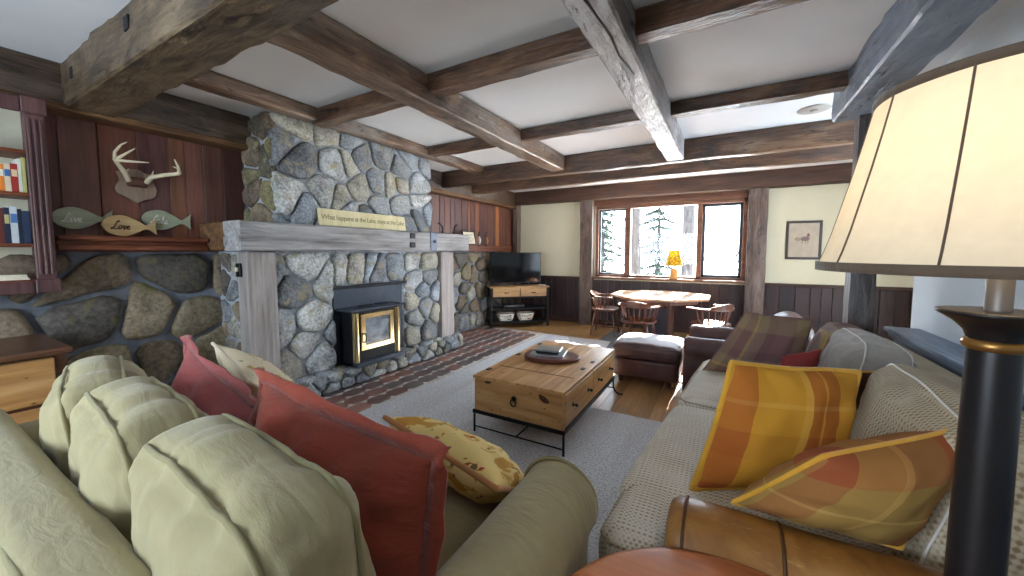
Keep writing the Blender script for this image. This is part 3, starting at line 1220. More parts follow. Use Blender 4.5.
mb.box((SX, DY1 - 0.06, DZ0), (SX + 0.03, DY1, DZ1), 0.006)
mb.box((SX, DY0 + 0.05, DZ0), (SX + 0.029, DY1 - 0.05, DZ0 + 0.06), 0.006)
mb.box((SX, DY0 + 0.05, DZ1 - 0.06), (SX + 0.029, DY1 - 0.05, DZ1), 0.006)
dr = mb.build('stove_door', M_BRASS, sv, True)
mb = MB()
mb.box((SX + 0.005, DY0 + 0.055, DZ0 + 0.055), (SX + 0.014, DY1 - 0.055, DZ1 - 0.055), 0)
t = NT('sooty_glass', 0.12, 0.6)
t.base(t.ramp(t.noise(t.coord((1, 1, 2)), 5, 5, 0.6, 0.4), [(0.35, rgb(70, 76, 86)), (0.65, rgb(150, 158, 166))]))
g_ = mb.build('door_glass', t.m, dr)
mb = MB()
mb.tube([(SX + 0.02, DY0 + 0.02, 0.47), (SX + 0.06, DY0 + 0.03, 0.475), (SX + 0.065, DY0 + 0.035, 0.53), (SX + 0.06, DY0 + 0.03, 0.56), (SX + 0.03, DY0 + 0.02, 0.56)], 0.008, 8)
h_ = mb.build('door_handle', M_BLACKIRON, dr)
mb = MB()
mb.box((CX - 0.02, 2.52, 0.21), (SX + 0.06, 3.17, 0.262), 0.01)
mb.build('ash_lip', M_STOVE, sv, True)

# ------------------------------------------------------------ hexagonal hearth tiles on the floor
mb = MB()
mb.col = rgb(186, 182, 176)
mb.box((RL + 0.05, 0.9, -0.002), (-2.74, 5.92, 0.006), 0)
rd = random.Random(9)
TP = [rgb(110, 86, 80), rgb(126, 88, 78), rgb(98, 86, 84), rgb(104, 92, 90), rgb(134, 94, 82), rgb(92, 82, 82)]
tl, tw = 0.30, 0.18
xx, i = -3.40, 0
while xx < -2.74:
    yy = 0.95 + (0.5 * (tl * 0.76) if i % 2 else 0)
    while yy < 5.85:
        k = rd.uniform(0.85, 1.15)
        mb.col = tuple(c * k for c in rd.choice(TP))
        a, b = tl / 2 - 0.010, tw / 2 - 0.008
        po = [(xx + b, yy - a * 0.52), (xx + b, yy + a * 0.52), (xx, yy + a), (xx - b, yy + a * 0.52), (xx - b, yy - a * 0.52), (xx, yy - a)]
        po = [(min(p[0], -2.745), p[1]) for p in po]
        if min(p[0] for p in po) < -2.76:
            mb.prism(po, 0.012, Matrix.Translation(V((0, 0, 0.0))), 0.003)
        yy += tl * 0.76 + 0.0
    xx += tw
    i += 1
# rows beyond the hearth, between its end and the television stand
xx = -3.58
i = 1
while xx > -4.0:
    yy = 4.62 + (0.5 * (tl * 0.76) if i % 2 else 0)
    while yy < 5.85:
        k = rd.uniform(0.85, 1.15)
        mb.col = tuple(c * k for c in rd.choice(TP))
        po = [(xx + b, yy - a * 0.52), (xx + b, yy + a * 0.52), (xx, yy + a), (xx - b, yy + a * 0.52), (xx - b, yy - a * 0.52), (xx, yy - a)]
        mb.prism(po, 0.012, None, 0.003)
        yy += tl * 0.76
    xx -= tw
    i += 1
M_HEX = mat_attr('clay_hex_tile', 0.45, 0.5, 20, 0.75, 1.25, 0.15, 0.003)
struct(mb.build('floor_tiles', M_HEX), 'red-brown elongated hexagon tiles on the floor along the hearth', 'tiled floor')

# ------------------------------------------------------------ rug
M_RUG = NT('pale_rug', 0.95, 0.1)
_v = M_RUG.coord()
_c = M_RUG.ramp(M_RUG.noise(_v, 85, 3, 0.7), [(0.36, rgb(150, 153, 160)), (0.5, rgb(196, 198, 202)), (0.64, rgb(218, 218, 218))])
_c = M_RUG.mix(M_RUG.ramp(M_RUG.noise(M_RUG.coord((2.2, 0.25, 1)), 1.6, 3), [(0.45, (0, 0, 0)), (0.75, (0.35, 0.35, 0.35))]), _c, rgb(140, 118, 128))
M_RUG.base(_c)
M_RUG.bump(M_RUG.noise(_v, 85, 3, 0.7), 0.5, 0.006)
M_RUG.bump(M_RUG.noise(M_RUG.coord((1, 9, 1)), 12, 2), 0.3, 0.006)
rp = [(-2.745, 0.75), (0.35, 0.75), (0.35, 3.25), (-1.25, 3.25), (-1.55, 5.86), (-2.70, 5.86)]
tag(MB().prism(rp, 0.009, Matrix.Translation(V((0, 0, 0.001))), 0.003).build('rug', M_RUG.m), 'pale grey woven rug under the pine chest table', 'rug')
M_RUGDK = mat_cloth('dark_mat', rgb(74, 72, 76), 0.2, 0.95, 120)
tag(MB().prism([(-1.75, 4.85), (0.7, 4.85), (0.7, 6.75), (-1.75, 6.75)], 0.007, Matrix.Translation(V((0, 0, 0.001))), 0.002).build('rug', M_RUGDK), 'dark grey rug under the dining table and chairs', 'rug')


# ------------------------------------------------------------ cushions
def rrect(w, h, r, n=6, m=8):
    pts = []
    for (cx, cy, a0) in ((w / 2 - r, h / 2 - r, 0), (-w / 2 + r, h / 2 - r, PI / 2), (-w / 2 + r, -h / 2 + r, PI), (w / 2 - r, -h / 2 + r, 1.5 * PI)):
        for i in range(n + 1):
            a = a0 + PI / 2 * i / n
            pts.append((cx + r * math.cos(a), cy + r * math.sin(a)))
    out = []
    L = len(pts)
    for i in range(L):
        p, q = pts[i], pts[(i + 1) % L]
        k = max(1, int(math.dist(p, q) / 0.05))
        for j in range(k):
            out.append((p[0] + (q[0] - p[0]) * j / k, p[1] + (q[1] - p[1]) * j / k))
    return out


def pillow_fn(w, h, t, seed, pinch=0.10, wr=0.012, sag=0.0):
    def f(x, y, side):
        px = x * w / 2 * (1 - pinch * (1 - y * y))
        py = y * h / 2 * (1 - pinch * (1 - x * x))
        e = max(0.0, (1 - abs(x) ** 2.6)) * max(0.0, (1 - abs(y) ** 2.6))
        z = t / 2 * e ** 0.55
        wv = 0.0
        if wr:
            r2 = max(abs(x), abs(y))
            wv = (NZ.noise(V((px * 7 + seed * 3.3, py * 7 - seed, side * 2.0))) + 0.6 * NZ.noise(V((px * 17 + seed, py * 17, side * 5.0 + seed)))) * wr
            ang = math.atan2(y, x)
            wv += math.sin(ang * 9 + seed * 2 + side) * wr * 0.55 * (r2 ** 2)
            wv *= min(1, e * 4)
        zz = side * (z + wv) - sag * (x * x) * 0.5
        return (px, py + (NZ.noise(V((px * 5 + seed * 2, seed, 0))) * 0.012 if wr else 0), zz)
    return f


def pillow(name, label, cat, mat, pmat, bl, tl, tr, br, t=0.17, seed=1, pinch=0.06, wr=0.012, group=None, pr=0.006, flange=0.0):
    """stuffed cushion slung between its four corners"""
    Q = [V(q) for q in (bl, tl, tr, br)]
    w = ((Q[2] - Q[1]).length + (Q[3] - Q[0]).length) / 2
    h = ((Q[1] - Q[0]).length + (Q[2] - Q[3]).length) / 2
    X = (Q[2] - Q[1] + Q[3] - Q[0]).normalized()
    Z = X.cross(Q[1] - Q[0] + Q[2] - Q[3]).normalized()
    Y = Z.cross(X)
    M = Matrix((X, Y, Z)).transposed().to_4x4()
    M.translation = sum(Q, V((0, 0, 0))) / 4
    Mi = M.inverted()
    q = [Mi @ p for p in Q]
    n = 28
    f0 = pillow_fn(w, h, t, seed, pinch, wr)
    def f(x, y, side):
        p = f0(x, y, side)
        u, v = p[0] / w + 0.5, p[1] / h + 0.5
        b = q[0] * (1 - u) * (1 - v) + q[3] * u * (1 - v) + q[1] * (1 - u) * v + q[2] * u * v
        return (b.x, b.y, b.z + p[2]), (p[0], p[1])
    root = thing(name, label, cat, group=group, mw=M)
    mb = MB()
    mb.uv = []
    for side in (1, -1):
        vs, fs = [], []
        for j in range(n + 1):
            for i in range(n + 1):
                p, uv = f(math.sin((2.0 * i / n - 1) * PI / 2), math.sin((2.0 * j / n - 1) * PI / 2), side)
                vs.append(p)
                mb.uv.append(uv)
        for j in range(n):
            for i in range(n):
                k = (j * (n + 1) + i, j * (n + 1) + i + 1, (j + 1) * (n + 1) + i + 1, (j + 1) * (n + 1) + i)
                fs.append(k if side > 0 else k[::-1])
        mb.add(vs, fs, True)
    mb.build('cover', mat, root)
    loop = []
    for k in range(4 * 14):
        e, u = divmod(k, 14)
        s_ = math.sin((2.0 * u / 14 - 1) * PI / 2)
        x, y = [(s_, -1), (1, s_), (-s_, 1), (-1, -s_)][e]
        loop.append(((V(f(x, y, 1)[0]) + V(f(x, y, -1)[0])) / 2, x, y))
    if flange:
        fl = MB()
        vs, fs = [], []
        L = len(loop)
        for k, (p, x, y) in enumerate(loop):
            wob = 0.014 * math.sin(k * 0.9 + seed) + 0.010 * math.sin(k * 2.1 + seed)
            o = V((x, y, 0)) * flange
            for (kk, zz) in ((0.0, 0.006), (1.0, 0.003), (1.0, -0.003), (0.0, -0.006)):
                vs.append(p + o * kk + V((0, 0, zz + wob * kk)))
        for k in range(L):
            k2 = (k + 1) % L
            for i in range(4):
                i2 = (i + 1) % 4
                fs.append((k * 4 + i, k * 4 + i2, k2 * 4 + i2, k2 * 4 + i))
        fl.add(vs, fs, True)
        fl.build('flange', pmat or mat, root)
    if pr:
        pp = MB()
        pp.tube([p for p, x, y in loop], pr, 7, True)
        pp.build('stitched_seam' if flange else 'piping', pmat or mat, root)
    return root


def boxcushion(name, mat, pmat, parent, size, M, seed, r=0.07, puff=(0, 0.03, 0.02), wr=0.008, axis=1, pr=0.006, wst=(1, 0.3, 0.7), wsc=8, n=20, label=None):
    """boxed cushion: two rims of piping around the faces of the given axis"""
    mb = MB()
    mb.soft(size, r, puff, n, wr, wsc, seed, None, wst)
    o = mb.build(name, mat, parent)
    o.matrix_parent_inverse = parent.matrix_basis.inverted()
    o.matrix_basis = M
    if label:
        o['label'] = label
    if pr:
        a, b = [(1, 2), (0, 2), (0, 1)][axis]
        pp = MB()
        for sg in (-1, 1):
            pts = []
            for (p, q) in rrect(size[a] - 0.022, size[b] - 0.022, r * 1.0):
                v = [0, 0, 0]
                v[a], v[b] = p, q
                v[axis] = sg * (size[axis] / 2 - r * 0.42)
                nn = NZ.noise(V((v[0] * wsc * wst[0] + seed * 5.1, v[1] * wsc * wst[1] - seed * 2.3, v[2] * wsc * wst[2] + seed)))
                d = V((p / (size[a] / 2), q / (size[b] / 2))).normalized()
                qa, qb = abs(p) / (size[a] / 2), abs(q) / (size[b] / 2)
                pf = [0, 0]
                pf[0] = puff[a] * max(0, 1 - qb ** 2) * 0.6 if qa > qb else 0
                pf[1] = puff[b] * max(0, 1 - qa ** 2) * 0.6 if qb > qa else 0
                v[a] += math.copysign(pf[0], p) + d.x * nn * wr
                v[b] += math.copysign(pf[1], q) + d.y * nn * wr
                pts.append(v)
            pp.tube(pts, pr, 7, True)
        pp.build('piping', pmat or mat, o)
    return o


def roll_arm(name, mat, parent, axis, c0, c1, r, zc, zb, half, label=None, nose=0.04, wr=0.006, seed=0):
    """rolled sofa arm: round top roll on a panel, from c0 to c1 along an axis (0 = x, 1 = y)"""
    sec = []
    for i in range(21):
        a = math.radians(-40 + 260 * i / 20)
        sec.append((r * math.cos(a), r * math.sin(a)))
    sec = sec + [(-half, -r * 1.2), (-half, zb - zc), (half, zb - zc), (half, -r * 1.2)]
    L = c1[axis] - c0[axis]
    sg = 1 if L > 0 else -1
    L = abs(L)
    st = [(0.0, 0.72), (0.006, 0.86), (nose * 0.4, 0.95), (nose, 1.0)] + [(nose + (L - 2 * nose) * i / 14, 1.0) for i in range(1, 15)] + [(L - nose * 0.4, 0.96), (L, 0.85)]
    rings = []
    for (d, k) in st:
        ring = []
        for (p, q) in sec:
            u = p * k
            w = q * k if q > -r * 1.1 else q
            dd = 1 + 0.0
            v = V((0, 0, 0))
            v[axis] = c0[axis] + sg * d
            v[1 - axis] = c0[1 - axis] + (c1[1 - axis] - c0[1 - axis]) * d / L + u
            v.z = zc + w
            nn = NZ.noise(V((v.x * 6 + seed, v.y * 6, v.z * 6))) + 0.5 * NZ.noise(V((v.x * 15 + seed, v.y * 15, v.z * 15)))
            if q > -r * 1.1:
                rad = V((p, q)).normalized()
                v[1 - axis] += rad.x * nn * wr
                v.z += rad.y * nn * wr
            ring.append(v)
        rings.append(ring)
    flip = (axis == 0) == (sg > 0)
    if not flip:
        rings = [rg[::-1] for rg in rings]
    mb = MB()
    mb.loft(rings)
    o = mb.build(name, mat, parent, True)
    if label:
        o['label'] = label
    return o, [(r * 1.005 * math.cos(math.radians(-40 + 260 * i / 30)), r * 1.005 * math.sin(math.radians(-40 + 260 * i / 30))) for i in range(31)]


def rotx(a):
    return Matrix.Rotation(a, 4, 'X')


# ------------------------------------------------------------ sage sofa (we look over its back)
M_SAGE = mat_cloth('sage_twill', rgb(160, 150, 114), 0.07, 0.8, 300, 0.25)
M_SAGEPIPE = mat_cloth('sage_piping', rgb(142, 134, 98), 0.06)
sg = thing('sage_sofa', 'long sage-green sofa seen over its back with three boxed back cushions', 'sofa', (-1.6, 0.66, 0))
mb = MB()
mb.soft((2.0, 0.98, 0.26), 0.03, (0, 0, 0), 8, 0, T=Matrix.Translation(V((-1.53, 0.67, 0.18))))
mb.build('base', M_SAGE, sg, True)
mb = MB()
mb.soft((2.30, 0.19, 0.74), 0.06, (0, 0.015, 0.012), 22, 0.006, 7, 3, Matrix.Translation(V((-1.53, 0.185, 0.425))), (1, 0.3, 0.6))
bk = mb.build('backrest', M_SAGE, sg, True)
mb = MB()
mb.tube([(-2.64 + 2.2 * i / 30, 0.122, 0.788 + 0.004 * math.sin(i)) for i in range(31)], 0.007, 7)
mb.build('piping', M_SAGEPIPE, bk)
for cx_ in (-0.495, -2.60):
    o, sec = roll_arm('arm', M_SAGE, sg, 1, (cx_ + 0.01, 1.24, 0), (cx_, 0.16, 0), 0.135, 0.545, 0.06, 0.10, None, 0.035, 0.005, cx_)
    mb = MB()
    mb.tube([(cx_ + p * 1.02, 1.205, 0.545 + q * 1.02) for p, q in sec], 0.007, 7)
    mb.build('piping', M_SAGEPIPE, o)
for k, cx_ in enumerate((-2.14, -1.52, -0.90)):
    boxcushion('seat_cushion', M_SAGE, M_SAGEPIPE, sg, (0.66, 0.80, 0.17), Matrix.Translation(V((cx_, 0.79, 0.385))), 40 + k, 0.05, (0, 0, 0.025), 0.005, 2)
for k, (cx_, zz, yy, rz) in enumerate(((-2.11, 0.71, 0.465, -0.22), (-1.545, 0.715, 0.43, -0.10), (-0.90, 0.725, 0.40, -0.07))):
    M = Matrix.Translation(V((cx_, yy, zz))) @ Matrix.Rotation(rz, 4, 'Z') @ rotx(math.radians(6))
    boxcushion('back_cushion', M_SAGE, M_SAGEPIPE, sg, ((0.60, 0.62, 0.65)[k], 0.215, 0.50), M, 50 + k, 0.075, (0.02, 0.05, 0.04), 0.016, 1, 0.0065, (1.0, 0.2, 0.5), 13, 34)

# pillows on the sage sofa
M_RUST = mat_cloth('rust_canvas', rgb(136, 60, 44), 0.16, 0.85, 220, 0.5)
M_ROSE = mat_cloth('rose_canvas', rgb(148, 76, 74), 0.14, 0.85, 220, 0.5)
M_CREAMFL = mat_floral('cream_floral', rgb(226, 212, 182), [(rgb(196, 160, 96), 0.60, 7), (rgb(150, 70, 50), 0.66, 11), (rgb(110, 108, 70), 0.68, 13)])
M_YELFL = mat_floral('yellow_floral', rgb(226, 200, 130), [(rgb(190, 140, 60), 0.56, 6), (rgb(166, 78, 40), 0.63, 9), (rgb(120, 96, 60), 0.66, 14)])
M_TANPIPE = mat_cloth('tan_cord', rgb(178, 124, 72))
pillow('rust_pillow', 'big rust-red flanged pillow leaning on the nearest sage back cushion', 'pillow', M_RUST, M_RUST, (-1.37, 0.62, 0.46), (-1.353, 0.667, 0.975), (-0.62, 0.69, 0.90), (-0.58, 0.60, 0.46), 0.26, 3, 0.04, 0.022, None, 0.004, 0.045)
pillow('rose_pillow', 'dusty rose-red flanged pillow behind the big rust one', 'pillow', M_ROSE, M_ROSE, (-1.96, 0.66, 0.46), (-2.02, 0.70, 1.01), (-1.42, 0.68, 0.86), (-1.36, 0.62, 0.46), 0.22, 6, 0.05, 0.024, None, 0.004, 0.04)
pillow('floral_pillow', 'cream floral corded pillow propped behind the rose-red one by the mantel post', 'pillow', M_CREAMFL, mat_cloth('cream_cord', rgb(222, 206, 180)), (-2.38, 1.25, 0.56), (-2.42, 0.95, 0.92), (-1.86, 0.86, 0.83), (-1.84, 1.20, 0.52), 0.18, 8, 0.05, 0.014, None, 0.009)
pillow('floral_pillow', 'yellow floral corded pillow lying between the rust pillow and the rolled arm', 'pillow', M_YELFL, M_TANPIPE, (-1.13, 1.33, 0.50), (-1.20, 1.05, 0.74), (-0.61, 0.97, 0.67), (-0.60, 1.26, 0.48), 0.20, 9, 0.05, 0.014, None, 0.011)

# ------------------------------------------------------------ waffle sofa along the right wall
M_WAF = mat_waffle('waffle_weave', rgb(182, 172, 152), rgb(138, 120, 94), 0.020)
M_WAFSEAT = mat_waffle('waffle_weave_seat', rgb(216, 211, 200), rgb(164, 150, 126), 0.018)  # lighter copy of the weave: window glare on the seats put into the colour
M_GREYC = mat_cloth('grey_taupe_cloth', rgb(150, 144, 138), 0.1, 0.85, 240, 0.5)
M_WHITEPIPE = mat_cloth('white_piping', rgb(214, 212, 206))
t = NT('tan_leather', 0.34, 0.5)
_n = t.noise(t.coord(), 9, 5, 0.6, 0.6)
_sc = t.ramp(t.noise(t.coord((3, 14, 3), rot=(0.3, 0.2, 0.7)), 5, 4, 0.7, 1.5), [(0.62, (0, 0, 0)), (0.70, (0.5, 0.5, 0.5))])
_c = t.ramp(_n, [(0.3, rgb(104, 66, 30)), (0.55, rgb(142, 96, 46)), (0.75, rgb(166, 120, 62))])
t.base(t.mix(_sc, _c, rgb(190, 150, 90)))
t.bump(t.noise(t.coord(), 160, 2), 0.15, 0.002)
t.bump(_n, 0.2, 0.01)
M_LEATHER = t.m
PB = [(0.0, rgb(118, 88, 90)), (0.30, rgb(146, 126, 96)), (0.52, rgb(122, 92, 84)), (0.66, rgb(176, 146, 84)), (0.70, rgb(132, 114, 96)), (0.86, rgb(104, 74, 80))]
M_BRPLAID = mat_plaid('brown_plaid', rgb(112, 88, 72), PB, PB, 0.42, 0.46)
M_BRPLAID2 = mat_plaid('brown_plaid_back', rgb(112, 88, 72), PB, PB, 0.42, 0.46, uv=False)
ws = thing('waffle_sofa', 'beige waffle-weave sofa with tan leather arms along the pale wall', 'sofa', (0.4, 2.35, 0))
RZ = Matrix.Rotation(math.radians(-5.6), 4, 'Z')
def at(x, y, z, R=None):
    return Matrix.Translation(V((x, y, z))) @ (R if R is not None else Matrix.Identity(4))
mb = MB()
mb.soft((0.95, 2.15, 0.25), 0.03, (0, 0, 0), 8, 0, T=at(0.27, 2.42, 0.175, RZ))
mb.build('base', M_WAF, ws, True)
mb = MB()
mb.soft((0.26, 2.42, 0.74), 0.07, (0.01, 0, 0.01), 16, 0.004, 6, 5, at(0.875, 2.33, 0.47))
mb.build('backrest', M_WAF, ws, True)
s1 = MB()
s1.soft((0.96, 1.02, 0.21), 0.06, (0.012, 0.0, 0.03), 20, 0.006, 5, 61, at(0.175, 1.915, 0.40, RZ))
s1.soft((0.235, 0.50, 0.20), 0.06, (0.008, 0.0, 0.012), 12, 0.004, 5, 62, at(-0.212, 1.42, 0.395, RZ))
sc1 = s1.build('seat_cushion', M_WAFSEAT, ws, True)
pts = [(-0.335, 1.18), (-0.325, 1.42), (-0.245, 2.36), (-0.21, 2.42), (0.5, 2.33)]
mb = MB()
mb.tube([(-0.12, 1.40, 0.45), (-0.115, 1.20, 0.46), (-0.15, 1.172, 0.462), (-0.31, 1.185, 0.462), (-0.342, 1.22, 0.462), (-0.33, 1.42, 0.463), (-0.29, 1.9, 0.464), (-0.235, 2.38, 0.462)], 0.006, 7)
mb.build('piping', M_WAF, sc1)
boxcushion('seat_cushion', M_WAFSEAT, M_WAF, ws, (0.96, 1.08, 0.23), at(0.285, 2.985, 0.41, RZ), 63, 0.07, (0.012, 0.0, 0.035), 0.006, 2, 0.006, (1, 1, 1), 5)
o, sec = roll_arm('arm', M_LEATHER, ws, 0, (-0.135, 1.255, 0), (0.98, 1.255, 0), 0.145, 0.485, 0.06, 0.11, 'tan leather rolled arm', 0.06, 0.006, 3)
mb = MB()
mb.tube([(0.16, 1.255 + p * 1.0, 0.485 + q * 1.0) for p, q in sec], 0.005, 7)
SEAMM = mat_plain('dark_leather_seam', rgb(84, 54, 28), 0.5)
mb.build('seam', SEAMM, o)
mb = MB()
mb.tube([(-0.085, 1.255 + p * 1.0, 0.485 + q * 1.0) for p, q in sec], 0.005, 7)
mb.build('seam', mat_plain('dark_leather_seam', rgb(84, 54, 28), 0.5), o)
o, sec = roll_arm('arm', M_LEATHER, ws, 0, (0.02, 3.56, 0), (0.98, 3.56, 0), 0.125, 0.47, 0.06, 0.10, 'tan leather rolled arm', 0.06, 0.006, 4)
LEAN = Matrix.Rotation(math.radians(14), 4, 'Y')
boxcushion('back_cushion', M_WAF, M_WHITEPIPE, ws, (0.26, 0.86, 0.50), at(0.645, 1.83, 0.685, Matrix.Rotation(math.radians(-3), 4, 'Z') @ LEAN), 71, 0.085, (0.05, 0.01, 0.03), 0.018, 0, 0.0038, (0.5, 0.5, 1), 7, 24)
boxcushion('back_cushion', M_GREYC, M_WHITEPIPE, ws, (0.25, 0.58, 0.46), at(0.675, 2.80, 0.70, LEAN), 72, 0.08, (0.05, 0.01, 0.03), 0.022, 0, 0.0038, (0.6, 0.6, 1), 8, 24, 'grey-taupe cushion with white piping')
boxcushion('back_cushion', M_BRPLAID2, None, ws, (0.24, 0.42, 0.44), at(0.67, 3.24, 0.70, LEAN), 73, 0.08, (0.04, 0.01, 0.03), 0.014, 0, 0.005, (0.6, 0.6, 1), 7, 20, 'brown plaid cushion')
pillow('plaid_pillow', 'large brown and mauve plaid pillow standing at the far end of the waffle sofa', 'pillow', M_BRPLAID, M_BRPLAID, (-0.13, 3.14, 0.52), (0.13, 3.12, 0.995), (0.52, 3.18, 0.965), (0.45, 3.20, 0.52), 0.30, 12, 0.03, 0.02, None, 0.006)
YB = [(0.0, rgb(190, 140, 52)), (0.08, rgb(158, 72, 36)), (0.22, rgb(196, 142, 46)), (0.50, rgb(206, 158, 70)), (0.54, rgb(150, 66, 34)), (0.62, rgb(190, 130, 60)), (0.635, rgb(150, 66, 34)), (0.73, rgb(194, 140, 48))]
YB2 = [(0.0, rgb(150, 84, 42)), (0.16, rgb(186, 128, 44)), (0.34, rgb(170, 110, 42)), (0.50, rgb(200, 146, 50)), (0.66, rgb(220, 180, 96)), (0.685, rgb(200, 146, 50)), (0.88, rgb(178, 118, 44))]
M_YPLAID = mat_plaid('gold_plaid', rgb(186, 130, 46), YB, YB2, 0.60, 0.60, 0.85, (0.5, 0.5), True, 0.3)
GB = [(0.0, rgb(150, 118, 62)), (0.12, rgb(136, 62, 40)), (0.26, rgb(158, 126, 66)), (0.46, rgb(186, 150, 84)), (0.50, rgb(134, 108, 60)), (0.72, rgb(144, 76, 46)), (0.86, rgb(168, 134, 72))]
GB2 = [(0.0, rgb(136, 110, 62)), (0.26, rgb(156, 124, 66)), (0.40, rgb(190, 156, 92)), (0.425, rgb(148, 118, 64)), (0.66, rgb(146, 76, 46)), (0.86, rgb(172, 136, 72))]
M_GPLAID = mat_plaid('gold_rust_plaid', rgb(142, 112, 62), GB, GB2, 0.52, 0.48, 0.85, (0.5, 0.5))
M_GOLDPIPE = mat_cloth('gold_cord', rgb(206, 154, 52))
pillow('plaid_pillow', 'upright gold and orange plaid pillow with gold cord edge against the waffle back cushion', 'pillow', M_YPLAID, M_GOLDPIPE, (-0.085, 1.52, 0.53), (0.031, 1.66, 0.995), (0.457, 1.90, 0.96), (0.40, 1.80, 0.51), 0.20, 14, 0.05, 0.016, None, 0.012)
pillow('plaid_pillow', 'gold and rust plaid pillow slumped on the tan leather arm behind the lamp pole', 'pillow', M_GPLAID, M_GOLDPIPE, (0.043, 1.31, 0.645), (0.245, 1.275, 0.865), (0.60, 1.55, 0.915), (0.43, 1.345, 0.63), 0.25, 15, 0.04, 0.016, None, 0.008)
M_REDSM = mat_plaid('red_cream_block', rgb(150, 60, 56), [(0, rgb(146, 58, 58)), (0.72, rgb(222, 200, 160))], [(0, rgb(142, 60, 58))], 0.42, 0.4, 0.85, (0.35, 0))
pillow('small_pillow', 'small red pillow with a cream edge between the brown plaid and the gold plaid pillow', 'pillow', M_REDSM, None, (0.30, 2.9, 0.52), (0.31, 2.70, 0.80), (0.50, 2.80, 0.845), (0.50, 3.0, 0.53), 0.12, 17, 0.06, 0.008, None, 0.005)
M_DKPIL = mat_plaid('dark_rust_plaid', rgb(90, 52, 36), [(0, rgb(96, 50, 36)), (0.6, rgb(74, 48, 38)), (0.9, rgb(160, 110, 50))], [(0, rgb(90, 54, 40)), (0.7, rgb(74, 44, 36))], 0.3, 0.3)
pillow('dark_pillow', 'dark brown and rust pillow with gold cord half hidden behind the upright gold pillow', 'pillow', M_DKPIL, M_GOLDPIPE, (0.44, 2.26, 0.54), (0.48, 2.20, 0.885), (0.735, 2.39, 0.875), (0.70, 2.46, 0.54), 0.12, 18, 0.06, 0.010, None, 0.006)

# ------------------------------------------------------------ maroon leather armchair and ottoman
t = NT('maroon_leather', 0.5, 0.4)
t.base(t.ramp(t.noise(t.coord(), 6, 4), [(0.3, rgb(58, 36, 36)), (0.7, rgb(84, 56, 54))]))
t.bump(t.noise(t.coord(), 120, 2), 0.15, 0.002)
M_MAROON = t.m
ac = thing('leather_armchair', 'dark maroon leather armchair between the dining table and the waffle sofa', 'armchair', (0.1, 4.30, 0))
mb = MB()
mb.soft((0.78, 0.70, 0.24), 0.04, (0, 0, 0), 8, 0, T=at(0.08, 4.30, 0.18))
mb.build('base', M_MAROON, ac, True)
boxcushion('seat_cushion', M_MAROON, None, ac, (0.62, 0.52, 0.17), at(-0.02, 4.30, 0.38), 81, 0.06, (0, 0, 0.03), 0.004, 2)
for yy in (3.95, 4.65):
    roll_arm('arm', M_MAROON, ac, 0, (-0.33, yy, 0), (0.45, yy, 0), 0.105, 0.50, 0.05, 0.09, None, 0.05, 0.005, yy)
mb = MB()
mb.soft((0.26, 0.80, 0.66), 0.12, (0.03, 0, 0.02), 18, 0.012, 6, 7, at(0.50, 4.30, 0.50, Matrix.Rotation(math.radians(12), 4, 'Y')))
mb.build('backrest', M_MAROON, ac, True)
for (xx, yy) in ((-0.28, 4.00), (-0.28, 4.60), (0.4, 4.00), (0.4, 4.60)):
    MB().lathe([(0.022, 0), (0.03, 0.06)], (xx, yy, 0), 10).build('foot', M_DARKBEAM, ac, True)
ot = thing('leather_ottoman', 'maroon leather ottoman with a sunlit top in front of the armchair', 'ottoman', (-0.72, 4.40, 0))
mb = MB()
mb.soft((0.66, 0.62, 0.22), 0.04, (0, 0, 0), 10, 0, T=at(-0.72, 4.40, 0.17))
mb.build('base', M_MAROON, ot, True)
boxcushion('top_cushion', M_MAROON, M_MAROON, ot, (0.70, 0.66, 0.16), at(-0.72, 4.40, 0.355), 85, 0.06, (0, 0, 0.03), 0.006, 2)
for (xx, yy) in ((-0.98, 4.16), (-0.98, 4.64), (-0.46, 4.16), (-0.46, 4.64)):
    MB().lathe([(0.022, 0), (0.03, 0.06)], (xx, yy, 0), 10).build('foot', M_DARKBEAM, ot, True)

# ------------------------------------------------------------ pine chest table on its iron stand
PINE = [rgb(150, 104, 58), rgb(186, 140, 88), rgb(206, 166, 114)]
M_PINE = mat_wood('knotty_pine', PINE, 1, 0.8, 0.35, 0.5, 0.12, 0.06, True)
M_PINEX = mat_wood('knotty_pine_end', PINE, 0, 0.8, 0.4, 0.45, 0.12, 0.06, True)
ct = thing('chest_table', 'knotty pine chest coffee table with ring pulls on a black iron stand', 'coffee table', (-1.295, 2.98, 0))
TX0, TX1, TY0, TY1, TZ0, TZ1 = -1.665, -0.925, 2.33, 3.63, 0.20, 0.475
mb = MB()
mb.box((TX0 + 0.012, TY0, TZ0), (TX1 - 0.012, TY0 + 0.02, TZ1 - 0.022), 0.003)
mb.build('end_panel', M_PINEX, ct, True)
mb = MB()
mb.box((TX0 + 0.012, TY1 - 0.02, TZ0), (TX1 - 0.012, TY1, TZ1 - 0.022), 0.003)
mb.build('end_panel', M_PINEX, ct, True)
mb = MB()
mb.box((TX0, TY0 + 0.002, TZ0), (TX0 + 0.02, TY1 - 0.002, TZ1 - 0.022), 0.003)
mb.box((TX0 + 0.02, TY0 + 0.02, TZ0), (TX1 - 0.03, TY1 - 0.02, TZ0 + 0.02), 0)
mb.box((TX1 - 0.03, TY0 + 0.02, TZ0), (TX1 - 0.016, TY1 - 0.02, TZ1 - 0.03), 0.0)
mb.box((TX1 - 0.02, TY0 + 0.002, TZ0), (TX1, TY0 + 0.03, TZ1 - 0.022), 0.002)
mb.box((TX1 - 0.02, TY1 - 0.03, TZ0), (TX1, TY1 - 0.002, TZ1 - 0.022), 0.002)
mb.build('side_frame', M_PINE, ct, True)
mb = MB()
nb = 4
